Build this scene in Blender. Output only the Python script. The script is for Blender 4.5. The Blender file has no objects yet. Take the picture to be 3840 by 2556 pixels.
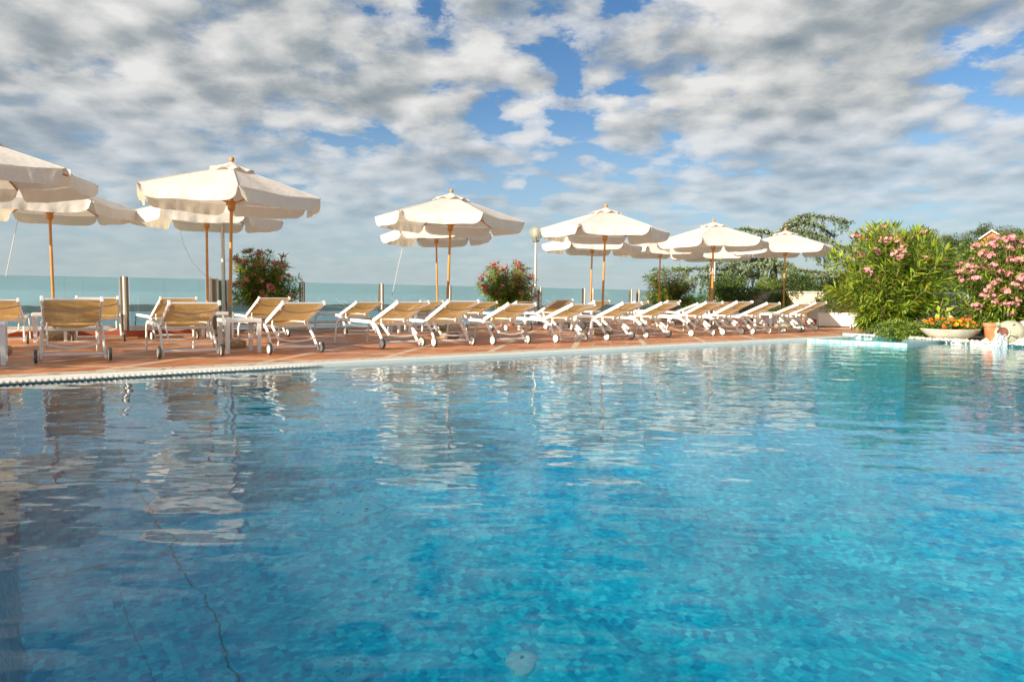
import bpy, bmesh, math, random
import numpy as np
from mathutils import Vector, Matrix
random.seed(7)
S = bpy.context.scene
C = S.collection
PI = math.pi
rad = math.radians

# ------------------------------------------------------------------ camera
FPX, HOR, SLOPE, EYE = 2560.0, 1115.0, 0.0094, 0.76
pit, rol = math.atan((1278 - HOR) / FPX), math.atan(SLOPE)
cF = Vector((0, math.cos(pit), -math.sin(pit)))
cU0 = Vector((0, math.sin(pit), math.cos(pit)))
cR = Vector((1, 0, 0)) * math.cos(rol) + cU0 * math.sin(rol)
cU = -Vector((1, 0, 0)) * math.sin(rol) + cU0 * math.cos(rol)
EYEP = Vector((0, 0, EYE))

def ray(x, y):
    return cF + cR * ((x - 1920) / FPX) + cU * ((1278 - y) / FPX)
def at(x, y, Y):                     # the point seen at (x, y) that lies Y metres ahead
    d = ray(x, y)
    return EYEP + d * (Y / d.y)
def gr(x, y, z=0.0):                 # the point of the level z seen at (x, y)
    d = ray(x, y)
    return EYEP + d * ((z - EYE) / d.z)

cam_d = bpy.data.cameras.new('camera')
cam = bpy.data.objects.new('camera', cam_d)
C.objects.link(cam)
cam.matrix_world = Matrix(((cR.x, cU.x, -cF.x, 0), (cR.y, cU.y, -cF.y, 0), (cR.z, cU.z, -cF.z, EYE), (0, 0, 0, 1)))
cam_d.sensor_width = 36
cam_d.lens = 24
cam_d.clip_start = 0.05
cam_d.clip_end = 30000
S.camera = cam

# ------------------------------------------------------------------ nodes
def mat(name):
    m = bpy.data.materials.new(name)
    m.use_nodes = True
    nt = m.node_tree
    nt.nodes.clear()
    return m, nt
def nd(nt, typ, **kw):
    n = nt.nodes.new(typ)
    for k, v in kw.items():
        if k[0] == '_':
            setattr(n, k[1:], v)
    for k, v in kw.items():
        if k[0] != '_':
            key = int(k[1:]) if k[0] == 'i' and k[1:].isdigit() else k.replace('__', ' ')
            if isinstance(v, bpy.types.NodeSocket):
                nt.links.new(v, n.inputs[key])
            else:
                n.inputs[key].default_value = v
    return n
def mth(nt, op, a, b=0.0, c=0.0, clamp=False):
    n = nd(nt, 'ShaderNodeMath', _operation=op, _use_clamp=clamp, i0=a, i1=b, i2=c)
    return n.outputs[0]
def mix(nt, f, a, b, blend='MIX'):
    n = nd(nt, 'ShaderNodeMixRGB', _blend_type=blend, i0=f, i1=a, i2=b)
    return n.outputs[0]
def ramp(nt, f, stops, interp='LINEAR'):
    n = nd(nt, 'ShaderNodeValToRGB', i0=f)
    cr = n.color_ramp
    cr.interpolation = interp
    while len(cr.elements) < len(stops):
        cr.elements.new(0.5)
    for e, (p, c) in zip(cr.elements, stops):
        e.position = p
        e.color = c if len(c) == 4 else (*c, 1)
    return n.outputs[0]
def objco(nt):
    return nd(nt, 'ShaderNodeTexCoord').outputs['Object']
def noise(nt, vec, scale, detail=3.0, rough=0.55, out=0):
    return nd(nt, 'ShaderNodeTexNoise', Vector=vec, Scale=scale, Detail=detail, Roughness=rough).outputs[out]
def out(nt, sh, vol=None):
    o = nd(nt, 'ShaderNodeOutputMaterial')
    if sh is not None:
        nt.links.new(sh, o.inputs['Surface'])
    if vol is not None:
        nt.links.new(vol, o.inputs['Volume'])
def c4(c):
    return (*c, 1.0) if len(c) == 3 else c

def plain(name, col, rough=0.5, vary=0.12, scale=6.0, metal=0.0, bump=0.0, bscale=40.0, spec=0.5, dirt=None, dscale=3.0):
    m, nt = mat(name)
    co = objco(nt)
    n = noise(nt, co, scale, 4)
    f = mth(nt, 'MULTIPLY_ADD', n, 2 * vary, 1 - vary)
    base = mix(nt, 1.0, c4(col), f, 'MULTIPLY')
    if dirt:
        d = ramp(nt, noise(nt, co, dscale, 6, 0.65), [(0.45, (0, 0, 0)), (0.7, (1, 1, 1))])
        base = mix(nt, d, base, c4(dirt))
    p = nd(nt, 'ShaderNodeBsdfPrincipled', Base__Color=base, Roughness=rough, Metallic=metal)
    p.inputs['Specular IOR Level'].default_value = spec
    if bump:
        b = nd(nt, 'ShaderNodeBump', Strength=bump, Distance=0.02, Height=noise(nt, co, bscale, 4))
        nt.links.new(b.outputs[0], p.inputs['Normal'])
    out(nt, p.outputs[0])
    return m

def fabric(name, col, tcol, tfac, weave=120.0, hole=0.0, crinkle=0.0):
    m, nt = mat(name)
    co = objco(nt)
    n = noise(nt, co, 2.5, 4)
    f = mth(nt, 'MULTIPLY_ADD', n, 0.22, 0.89)
    base = mix(nt, 1.0, c4(col), f, 'MULTIPLY')
    st = noise(nt, nd(nt, 'ShaderNodeMapping', Vector=co, Scale=(weave * 0.06, weave, weave)).outputs[0], 1.0, 2)
    base = mix(nt, 1.0, base, mth(nt, 'MULTIPLY_ADD', st, 0.3, 0.85), 'MULTIPLY')
    b = nd(nt, 'ShaderNodeBump', Strength=0.5, Distance=0.02, Height=noise(nt, co, 5.0 + weave * 0.05, 3))
    if crinkle:
        b.inputs['Strength'].default_value = crinkle
    d = nd(nt, 'ShaderNodeBsdfDiffuse', Color=base, Normal=b.outputs[0])
    t = nd(nt, 'ShaderNodeBsdfTranslucent', Color=c4(tcol), Normal=b.outputs[0])
    s = nd(nt, 'ShaderNodeMixShader', i0=tfac, i1=d.outputs[0], i2=t.outputs[0]).outputs[0]
    if hole:
        tr = nd(nt, 'ShaderNodeBsdfTransparent')
        s = nd(nt, 'ShaderNodeMixShader', i0=hole, i1=s, i2=tr.outputs[0]).outputs[0]
    out(nt, s)
    return m

def leafm(name, col, tcol, tf=0.35, rough=0.5, vary=0.35, scale=9.0):
    m, nt = mat(name)
    co = objco(nt)
    f = mth(nt, 'MULTIPLY_ADD', noise(nt, co, scale, 2), 2 * vary, 1 - vary)
    base = mix(nt, 1.0, c4(col), f, 'MULTIPLY')
    p = nd(nt, 'ShaderNodeBsdfPrincipled', Base__Color=base, Roughness=rough)
    p.inputs['Specular IOR Level'].default_value = 0.35
    t = nd(nt, 'ShaderNodeBsdfTranslucent', Color=c4(tcol))
    out(nt, nd(nt, 'ShaderNodeMixShader', i0=tf, i1=p.outputs[0], i2=t.outputs[0]).outputs[0])
    return m

# ------------------------------------------------------------------ mesh builder
class MB:
    def __init__(s):
        s.v, s.f, s.m = [], [], []
    def add(s, vs, fs, mi=0):
        o = len(s.v)
        s.v += [tuple(v) for v in vs]
        s.f += [tuple(i + o for i in f) for f in fs]
        s.m += [mi] * len(fs)
        return s
    def box(s, c, size, rot=None, mi=0, bev=0.0):
        sx, sy, sz = (q / 2 for q in size)
        b = min(bev, sx * .9, sy * .9, sz * .9)
        if b > 0:
            bm = bmesh.new()
            bmesh.ops.create_cube(bm, size=1)
            for v in bm.verts:
                v.co = Vector((v.co.x * size[0], v.co.y * size[1], v.co.z * size[2]))
            bmesh.ops.bevel(bm, geom=bm.edges[:], offset=b, segments=2, affect='EDGES', profile=0.5)
            vs = [v.co.copy() for v in bm.verts]
            bm.verts.index_update()
            fs = [[v.index for v in f.verts] for f in bm.faces]
            bm.free()
        else:
            vs = [Vector((x, y, z)) for x in (-sx, sx) for y in (-sy, sy) for z in (-sz, sz)]
            fs = [(0, 1, 3, 2), (4, 6, 7, 5), (0, 4, 5, 1), (2, 3, 7, 6), (0, 2, 6, 4), (1, 5, 7, 3)]
        if rot is not None:
            vs = [rot @ v for v in vs]
        c = Vector(c)
        return s.add([v + c for v in vs], fs, mi)
    def tube(s, path, r, seg=8, ry=None, mi=0, up=(0, 0, 1), cap=True):
        P = [Vector(p) for p in path]
        n = len(P)
        rs = r if isinstance(r, (list, tuple)) else [r] * n
        ups = Vector(up)
        vs, fs = [], []
        for i in range(n):
            t = (P[min(i + 1, n - 1)] - P[max(i - 1, 0)]).normalized()
            a = t.cross(ups)
            if a.length < 1e-3:
                a = t.cross(Vector((0, 1, 0)))
            a.normalize()
            b = a.cross(t).normalized()
            k = 1.0 if ry is None else ry
            for j in range(seg):
                q = 2 * PI * (j + 0.5) / seg
                vs.append(P[i] + a * (math.cos(q) * rs[i]) + b * (math.sin(q) * rs[i] * k))
        for i in range(n - 1):
            for j in range(seg):
                k = (j + 1) % seg
                fs.append((i * seg + j, i * seg + k, (i + 1) * seg + k, (i + 1) * seg + j))
        if cap:
            fs.append(tuple(range(seg))[::-1])
            fs.append(tuple((n - 1) * seg + j for j in range(seg)))
        return s.add(vs, fs, mi)
    def lathe(s, prof, seg=24, M=None, mi=0):          # prof: (r, z)
        vs, fs = [], []
        for r, z in prof:
            for j in range(seg):
                q = 2 * PI * j / seg
                vs.append(Vector((r * math.cos(q), r * math.sin(q), z)))
        for i in range(len(prof) - 1):
            for j in range(seg):
                k = (j + 1) % seg
                fs.append((i * seg + j, i * seg + k, (i + 1) * seg + k, (i + 1) * seg + j))
        if prof[0][0] > 1e-6:
            fs.append(tuple(range(seg))[::-1])
        if prof[-1][0] > 1e-6:
            fs.append(tuple((len(prof) - 1) * seg + j for j in range(seg)))
        if M is not None:
            vs = [M @ v for v in vs]
        return s.add(vs, fs, mi)
    def grid(s, fn, nu, nv, mi=0):
        vs = [fn(i / nu, j / nv) for i in range(nu + 1) for j in range(nv + 1)]
        fs = [(i * (nv + 1) + j, (i + 1) * (nv + 1) + j, (i + 1) * (nv + 1) + j + 1, i * (nv + 1) + j + 1) for i in range(nu) for j in range(nv)]
        return s.add(vs, fs, mi)
    def build(s, name, mats, parent=None, smooth=False, loc=None):
        me = bpy.data.meshes.new(name)
        me.from_pydata([tuple(v) for v in s.v], [], s.f)
        mats = mats if isinstance(mats, (list, tuple)) else [mats]
        for m in mats:
            me.materials.append(m)
        if len(mats) > 1:
            me.polygons.foreach_set('material_index', s.m)
        if smooth:
            me.shade_smooth() if smooth is True else me.set_sharp_from_angle(angle=rad(smooth))
        me.update()
        o = bpy.data.objects.new(name, me)
        C.objects.link(o)
        if parent is not None:
            o.parent = parent
        if loc is not None:
            o.location = loc
        return o

def npmesh(name, V, F, mats, mi=None, parent=None, loc=None):
    me = bpy.data.meshes.new(name)
    V = np.asarray(V, dtype=np.float32)
    F = np.asarray(F, dtype=np.int32)
    k = F.shape[1]
    me.vertices.add(len(V))
    me.vertices.foreach_set('co', V.ravel())
    me.loops.add(F.size)
    me.loops.foreach_set('vertex_index', F.ravel())
    me.polygons.add(len(F))
    me.polygons.foreach_set('loop_start', np.arange(0, F.size, k, dtype=np.int32))
    me.polygons.foreach_set('loop_total', np.full(len(F), k, dtype=np.int32))
    for m in mats:
        me.materials.append(m)
    if mi is not None:
        me.polygons.foreach_set('material_index', np.asarray(mi, dtype=np.int32))
    me.update(calc_edges=True)
    me.validate()
    o = bpy.data.objects.new(name, me)
    C.objects.link(o)
    if parent is not None:
        o.parent = parent
    if loc is not None:
        o.location = loc
    return o

def tag(o, label=None, cat=None, group=None, kind=None):
    if label: o['label'] = label
    if cat: o['category'] = cat
    if group: o['group'] = group
    if kind: o['kind'] = kind
    return o
def empty(name, loc=(0, 0, 0), rz=0.0):
    o = bpy.data.objects.new(name, None)
    C.objects.link(o)
    o.location = loc
    o.rotation_euler = (0, 0, rz)
    o.empty_display_size = 0.1
    return o
def copy_tree(o, parent=None):
    kids = KIDS.setdefault(o, list(o.children))
    c = o.copy()
    C.objects.link(c)
    if parent is not None:
        c.parent = parent
    for ch in kids:
        copy_tree(ch, c)
    return c
KIDS = {}

# ------------------------------------------------------------------ materials
M = {}
M['white'] = plain('white_powder_coat', (0.78, 0.76, 0.72), 0.38, 0.06, 9.0, bump=0.05, bscale=90)
M['resin'] = plain('white_resin', (0.80, 0.78, 0.75), 0.3, 0.05, 7.0)
M['strap'] = plain('grey_strap', (0.42, 0.41, 0.40), 0.5, 0.08)
M['rubber'] = plain('dark_rubber', (0.09, 0.088, 0.08), 0.6, 0.2)
M['hub'] = plain('pale_plastic', (0.66, 0.64, 0.59), 0.45, 0.1)
M['sling'] = fabric('tan_sling', (0.56, 0.37, 0.155), (0.70, 0.44, 0.16), 0.42, 160.0, hole=0.05)
M['canvas'] = fabric('cream_canvas', (0.83, 0.805, 0.75), (0.82, 0.71, 0.54), 0.37, 60.0, crinkle=0.5)
M['wood'] = plain('varnished_pole_wood', (0.55, 0.235, 0.045), 0.35, 0.25, 14.0)
M['metal'] = plain('steel', (0.66, 0.63, 0.56), 0.36, 0.1, 8.0, metal=0.55)
M['bronze'] = plain('dark_bronze_profile', (0.25, 0.20, 0.13), 0.4, 0.2, metal=0.4)
M['tube'] = plain('galvanised_tube', (0.27, 0.26, 0.19), 0.42, 0.15, metal=0.6)
M['terracotta'] = plain('terracotta_pot', (0.50, 0.17, 0.065), 0.8, 0.2, 5.0, bump=0.1, dirt=(0.55, 0.3, 0.18), dscale=5)
M['curb'] = plain('terracotta_curb', (0.36, 0.085, 0.03), 0.7, 0.2, 4.0, bump=0.1)
M['soil'] = plain('potting_soil', (0.05, 0.033, 0.02), 0.95, 0.4, 20)
M['bark'] = plain('bark', (0.13, 0.085, 0.055), 0.9, 0.35, 12.0, bump=0.5)
M['stem'] = plain('green_brown_stem', (0.20, 0.16, 0.075), 0.8, 0.3, 12.0)
M['cream_wall'] = plain('cream_plaster', (0.66, 0.56, 0.40), 0.85, 0.1, 1.5, bump=0.15, bscale=30, dirt=(0.5, 0.42, 0.3), dscale=1.2)
M['whitebox'] = plain('white_planter', (0.80, 0.77, 0.70), 0.6, 0.06, 2.0, bump=0.05)
M['stone'] = plain('pale_stone', (0.62, 0.56, 0.45), 0.85, 0.18, 9.0, bump=0.35, bscale=60, dirt=(0.38, 0.35, 0.27), dscale=4)
M['rock'] = plain('white_rock', (0.56, 0.51, 0.43), 0.85, 0.15, 6.0, bump=0.5, bscale=20)
M['lead'] = plain('green_rail_paint', (0.50, 0.64, 0.53), 0.4, 0.08)
M['petal1'] = leafm('pale_pink_petal', (0.79, 0.35, 0.42), (0.8, 0.36, 0.42), 0.3, vary=0.25, scale=30)
M['petal4'] = leafm('rose_petal', (0.72, 0.20, 0.29), (0.75, 0.2, 0.28), 0.3, vary=0.25, scale=30)
M['petal2'] = leafm('deep_pink_petal', (0.66, 0.13, 0.22), (0.7, 0.15, 0.22), 0.3, vary=0.25, scale=30)
M['petal3'] = leafm('salmon_petal', (0.75, 0.38, 0.33), (0.8, 0.38, 0.3), 0.3, vary=0.25, scale=30)
M['bud'] = leafm('red_bud', (0.45, 0.12, 0.10), (0.5, 0.12, 0.1), 0.2, vary=0.2, scale=30)
M['orange'] = leafm('marigold_orange', (0.82, 0.23, 0.01), (0.9, 0.25, 0.01), 0.2, vary=0.2, scale=60)
M['yellow'] = leafm('marigold_yellow', (0.85, 0.52, 0.01), (0.9, 0.5, 0.01), 0.2, vary=0.2, scale=60)
M['trumpet'] = leafm('cream_trumpet', (0.80, 0.74, 0.50), (0.8, 0.7, 0.4), 0.35, vary=0.08, scale=30)
LF = {
 'ole_dark': leafm('oleander_leaf_dark', (0.06, 0.12, 0.02), (0.16, 0.30, 0.035), 0.3),
 'ole_mid': leafm('oleander_leaf_mid', (0.19, 0.30, 0.03), (0.42, 0.58, 0.05), 0.35),
 'ole_lite': leafm('oleander_leaf_light', (0.38, 0.47, 0.06), (0.60, 0.70, 0.10), 0.35),
 'ole_yel': leafm('oleander_leaf_yellow', (0.45, 0.36, 0.03), (0.6, 0.45, 0.04), 0.3),
 'ole_brn': leafm('oleander_leaf_brown', (0.26, 0.15, 0.04), (0.3, 0.16, 0.04), 0.2),
 'bush_dark': leafm('bush_leaf_dark', (0.032, 0.060, 0.016), (0.06, 0.12, 0.02), 0.25),
 'bush_mid': leafm('bush_leaf_mid', (0.095, 0.155, 0.024), (0.16, 0.26, 0.03), 0.3),
 'bush_lite': leafm('bush_leaf_light', (0.24, 0.32, 0.04), (0.32, 0.42, 0.05), 0.35),
 'tree_dark': leafm('tree_leaf_dark', (0.045, 0.075, 0.022), (0.07, 0.12, 0.03), 0.25),
 'tree_mid': leafm('tree_leaf_mid', (0.10, 0.14, 0.035), (0.14, 0.2, 0.04), 0.25),
 'tree_lite': leafm('tree_leaf_light', (0.22, 0.245, 0.06), (0.22, 0.28, 0.05), 0.3),
 'ced_dark': leafm('cedar_needle_dark', (0.042, 0.075, 0.045), (0.06, 0.10, 0.05), 0.2),
 'ced_mid': leafm('cedar_needle_mid', (0.16, 0.225, 0.12), (0.14, 0.21, 0.10), 0.2),
 'ced_lite': leafm('cedar_needle_light', (0.31, 0.38, 0.20), (0.24, 0.33, 0.16), 0.2),
}

# deck of terracotta tiles with cream bands
def deck_mat():
    m, nt = mat('terracotta_deck_tiles')
    co = nd(nt, 'ShaderNodeMapping', Vector=objco(nt), Rotation=(0, 0, rad(7.5)), Location=(0.42, 0.3, 0)).outputs[0]
    sp = nd(nt, 'ShaderNodeSeparateXYZ', i0=co)
    X, Y = sp.outputs[0], sp.outputs[1]
    def line(c, step, w):
        fr = mth(nt, 'FRACT', mth(nt, 'DIVIDE', c, step))
        d = mth(nt, 'ABSOLUTE', mth(nt, 'SUBTRACT', fr, 0.5))
        return mth(nt, 'GREATER_THAN', d, 0.5 - w / step / 2)
    band = mth(nt, 'MAXIMUM', line(X, 1.13, 0.085), line(Y, 1.13, 0.075))
    jt = mth(nt, 'MAXIMUM', line(X, 1.13 / 4, 0.010), line(Y, 1.13 / 4, 0.010))
    cell = nd(nt, 'ShaderNodeCombineXYZ', i0=mth(nt, 'FLOOR', mth(nt, 'DIVIDE', X, 1.13 / 4)), i1=mth(nt, 'FLOOR', mth(nt, 'DIVIDE', Y, 1.13 / 4)))
    wn = nd(nt, 'ShaderNodeTexWhiteNoise', _noise_dimensions='3D', i0=cell.outputs[0]).outputs[0]
    tile = ramp(nt, wn, [(0, (0.34, 0.105, 0.032)), (0.5, (0.45, 0.152, 0.050)), (1, (0.53, 0.205, 0.078))])
    n = noise(nt, co, 9, 5)
    tile = mix(nt, 1.0, tile, mth(nt, 'MULTIPLY_ADD', n, 0.5, 0.75), 'MULTIPLY')
    st = ramp(nt, noise(nt, co, 1.1, 6, 0.7), [(0.5, (0, 0, 0)), (0.75, (0.45, 0.45, 0.45))])
    tile = mix(nt, st, tile, (0.33, 0.17, 0.10, 1))
    col = mix(nt, jt, tile, (0.55, 0.36, 0.24, 1))
    bc = mix(nt, noise(nt, co, 14, 4), (0.46, 0.36, 0.24, 1), (0.62, 0.51, 0.36, 1))
    col = mix(nt, band, col, bc)
    p = nd(nt, 'ShaderNodeBsdfPrincipled', Base__Color=col, Roughness=mth(nt, 'MULTIPLY_ADD', n, 0.25, 0.42))
    h = mth(nt, 'MULTIPLY_ADD', jt, -0.4, mth(nt, 'MULTIPLY', n, 0.4))
    b = nd(nt, 'ShaderNodeBump', Strength=0.3, Distance=0.006, Height=h)
    nt.links.new(b.outputs[0], p.inputs['Normal'])
    out(nt, p.outputs[0])
    return m
M['deck'] = deck_mat()

def coping_mat():
    m, nt = mat('crazy_paved_coping')
    co = objco(nt)
    wob = nd(nt, 'ShaderNodeMixRGB', i0=0.06, i1=co, i2=noise(nt, co, 7, 3, out=1)).outputs[0]
    v = nd(nt, 'ShaderNodeTexVoronoi', _feature='DISTANCE_TO_EDGE', Vector=wob, Scale=6.5).outputs[0]
    cr = mth(nt, 'MULTIPLY', mth(nt, 'LESS_THAN', v, 0.04), ramp(nt, noise(nt, co, 5, 3), [(0.42, (0, 0, 0)), (0.55, (1, 1, 1))]))
    base = mix(nt, noise(nt, co, 11, 5), (0.44, 0.375, 0.28, 1), (0.60, 0.53, 0.41, 1))
    base = mix(nt, mth(nt, 'MULTIPLY', cr, 0.75), base, (0.14, 0.11, 0.08, 1))
    p = nd(nt, 'ShaderNodeBsdfPrincipled', Base__Color=base, Roughness=0.7)
    b = nd(nt, 'ShaderNodeBump', Strength=0.5, Distance=0.006, Height=mth(nt, 'MULTIPLY_ADD', cr, -1.0, noise(nt, co, 30, 4)))
    nt.links.new(b.outputs[0], p.inputs['Normal'])
    out(nt, p.outputs[0])
    return m
M['coping'] = coping_mat()

def mosaic_mat(name, stops, size=0.034, rot=37.0):
    m, nt = mat(name)
    co = nd(nt, 'ShaderNodeMapping', Vector=objco(nt), Rotation=(0, 0, rad(-rot))).outputs[0]
    sc = nd(nt, 'ShaderNodeVectorMath', _operation='SCALE', i0=co)
    sc.inputs['Scale'].default_value = 1 / size
    off = nd(nt, 'ShaderNodeVectorMath', _operation='ADD', i0=sc.outputs[0], i1=(0.37, 0.41, 0.47)).outputs[0]
    fl = nd(nt, 'ShaderNodeVectorMath', _operation='FLOOR', i0=off).outputs[0]
    fr = nd(nt, 'ShaderNodeSeparateXYZ', i0=nd(nt, 'ShaderNodeVectorMath', _operation='FRACTION', i0=off).outputs[0])
    wn = nd(nt, 'ShaderNodeTexWhiteNoise', _noise_dimensions='3D', i0=fl).outputs[0]
    col = ramp(nt, wn, stops)
    g = mth(nt, 'MAXIMUM', mth(nt, 'GREATER_THAN', mth(nt, 'ABSOLUTE', mth(nt, 'SUBTRACT', fr.outputs[0], 0.5)), 0.46),
            mth(nt, 'GREATER_THAN', mth(nt, 'ABSOLUTE', mth(nt, 'SUBTRACT', fr.outputs[1], 0.5)), 0.46))
    col = mix(nt, mth(nt, 'MULTIPLY', g, 0.7), col, (0.03, 0.62, 0.70, 1))
    big = noise(nt, objco(nt), 0.9, 4)
    col = mix(nt, 1.0, col, mth(nt, 'MULTIPLY_ADD', big, 0.6, 0.7), 'MULTIPLY')
    p = nd(nt, 'ShaderNodeBsdfPrincipled', Base__Color=col, Roughness=0.35)
    out(nt, p.outputs[0])
    return m
M['mosaic'] = mosaic_mat('blue_mosaic', [(0, (0.0, 0.32, 0.50)), (0.35, (0.0, 0.52, 0.66)), (0.7, (0.0, 0.70, 0.78)), (0.9, (0.02, 0.86, 0.87)), (1, (0.16, 0.96, 0.94))], 0.034)
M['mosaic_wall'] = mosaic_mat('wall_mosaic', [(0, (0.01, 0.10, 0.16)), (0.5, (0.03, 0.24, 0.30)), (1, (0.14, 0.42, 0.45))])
M['mosaic_lite'] = mosaic_mat('pale_mosaic', [(0, (0.22, 0.36, 0.37)), (0.5, (0.32, 0.47, 0.48)), (1, (0.44, 0.56, 0.56))], 0.03)

WIOR = 1.333
def water_mat():
    m, nt = mat('pool_water')
    co = objco(nt)
    r1 = nd(nt, 'ShaderNodeMapping', Vector=co, Rotation=(0, 0, rad(20)), Scale=(1, 1.9, 1)).outputs[0]
    r2 = nd(nt, 'ShaderNodeMapping', Vector=co, Rotation=(0, 0, rad(-14)), Scale=(1, 2.2, 1)).outputs[0]
    a = noise(nt, r1, 1.5, 2.0, 0.45)
    b = noise(nt, r2, 4.6, 2.0, 0.5)
    c = noise(nt, co, 11.0, 1.0, 0.5)
    # choppier towards the water spout on the right
    sp = nd(nt, 'ShaderNodeSeparateXYZ', i0=co)
    ch = mth(nt, 'MULTIPLY_ADD', mth(nt, 'ADD', sp.outputs[0], mth(nt, 'MULTIPLY', sp.outputs[1], 0.35)), 0.08, 0.30, clamp=True)
    h = mth(nt, 'ADD', mth(nt, 'MULTIPLY', a, 1.0), mth(nt, 'MULTIPLY', mth(nt, 'MULTIPLY', b, 0.30), ch))
    h = mth(nt, 'ADD', h, mth(nt, 'MULTIPLY', mth(nt, 'MULTIPLY', c, 0.07), mth(nt, 'MULTIPLY', ch, ch)))
    bp = nd(nt, 'ShaderNodeBump', Strength=1.0, Distance=0.014, Height=h)
    fc = nd(nt, 'ShaderNodeLayerWeight', Blend=0.5, Normal=bp.outputs[0]).outputs['Facing']
    fr = mth(nt, 'MULTIPLY_ADD', mth(nt, 'POWER', fc, 5.1), 0.97, 0.010, clamp=True)
    rf = nd(nt, 'ShaderNodeBsdfRefraction', Color=(1, 1, 1, 1), Roughness=0.0, IOR=WIOR, Normal=bp.outputs[0])
    tr = nd(nt, 'ShaderNodeBsdfTransparent', Color=(1, 1, 1, 1))
    th = nd(nt, 'ShaderNodeMixShader', i0=0.38, i1=rf.outputs[0], i2=tr.outputs[0])
    gl = nd(nt, 'ShaderNodeBsdfGlossy', Color=(1, 1, 1, 1), Roughness=0.0, Normal=bp.outputs[0])
    p = nd(nt, 'ShaderNodeMixShader', i0=fr, i1=th.outputs[0], i2=gl.outputs[0])
    v = nd(nt, 'ShaderNodeVolumeAbsorption', Color=(0.0, 0.78, 0.94, 1), Density=0.29)
    out(nt, p.outputs[0], v.outputs[0])
    return m
M['water'] = water_mat()

def lake_mat():
    m, nt = mat('lake_water')
    co = objco(nt)
    n = noise(nt, nd(nt, 'ShaderNodeMapping', Vector=co, Scale=(1, 3, 1)).outputs[0], 0.02, 4)
    p = nd(nt, 'ShaderNodeBsdfPrincipled', Base__Color=mix(nt, n, (0.02, 0.12, 0.20, 1), (0.04, 0.17, 0.26, 1)), Roughness=0.25)
    b = nd(nt, 'ShaderNodeBump', Strength=0.4, Distance=1.0, Height=noise(nt, co, 0.2, 4))
    nt.links.new(b.outputs[0], p.inputs['Normal'])
    out(nt, p.outputs[0])
    return m
M['lake'] = lake_mat()
M['hills'] = plain('far_wooded_hills', (0.016, 0.034, 0.030), 0.9, 0.5, 0.02, dirt=(0.05, 0.05, 0.035), dscale=0.011)
M['ground'] = plain('grassy_hillside', (0.07, 0.095, 0.03), 0.95, 0.4, 0.3)

def glass_mat(name, col, refl=0.9):
    m, nt = mat(name)
    lw = mth(nt, 'MULTIPLY_ADD', mth(nt, 'POWER', nd(nt, 'ShaderNodeLayerWeight', Blend=0.5).outputs['Facing'], 5.0), 0.96, 0.035)
    t = nd(nt, 'ShaderNodeBsdfTransparent', Color=c4(col))
    g = nd(nt, 'ShaderNodeBsdfGlossy', Color=(0.9, 0.97, 0.95, 1), Roughness=0.0)
    out(nt, nd(nt, 'ShaderNodeMixShader', i0=mth(nt, 'MULTIPLY', lw, refl), i1=t.outputs[0], i2=g.outputs[0]).outputs[0])
    return m
M['glass'] = glass_mat('green_tinted_glass', (0.78, 0.895, 0.885))
def globe_mat():
    m, nt = mat('smoked_globe')
    t = nd(nt, 'ShaderNodeBsdfTransparent', Color=(0.93, 0.91, 0.82, 1))
    d = nd(nt, 'ShaderNodeBsdfPrincipled', Base__Color=(0.60, 0.58, 0.46, 1), Roughness=0.15)
    out(nt, nd(nt, 'ShaderNodeMixShader', i0=0.28, i1=t.outputs[0], i2=d.outputs[0]).outputs[0])
    return m
M['globe'] = globe_mat()
def splash_mat():
    m, nt = mat('falling_water')
    co = objco(nt)
    n = noise(nt, nd(nt, 'ShaderNodeMapping', Vector=co, Scale=(30, 30, 8)).outputs[0], 1.0, 4)
    d = nd(nt, 'ShaderNodeBsdfPrincipled', Base__Color=(0.80, 0.84, 0.86, 1), Roughness=0.15)
    t = nd(nt, 'ShaderNodeBsdfTransparent', Color=(0.95, 0.97, 0.98, 1))
    f = ramp(nt, n, [(0.42, (0.03, 0.03, 0.03)), (0.64, (0.5, 0.5, 0.5))])
    out(nt, nd(nt, 'ShaderNodeMixShader', i0=f, i1=t.outputs[0], i2=d.outputs[0]).outputs[0])
    return m
M['splash'] = splash_mat()

# ------------------------------------------------------------------ light and sky
SUN_AZ, SUN_EL = rad(-135.0), rad(22.0)
to_sun = Vector((math.cos(SUN_AZ) * math.cos(SUN_EL), math.sin(SUN_AZ) * math.cos(SUN_EL), math.sin(SUN_EL)))
sd = bpy.data.lights.new('sun', 'SUN')
sd.energy = 5.0
sd.angle = rad(0.53)
sd.color = (1.0, 0.88, 0.70)
so = bpy.data.objects.new('sun', sd)
C.objects.link(so)
so.rotation_euler = to_sun.to_track_quat('Z', 'Y').to_euler()

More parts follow.
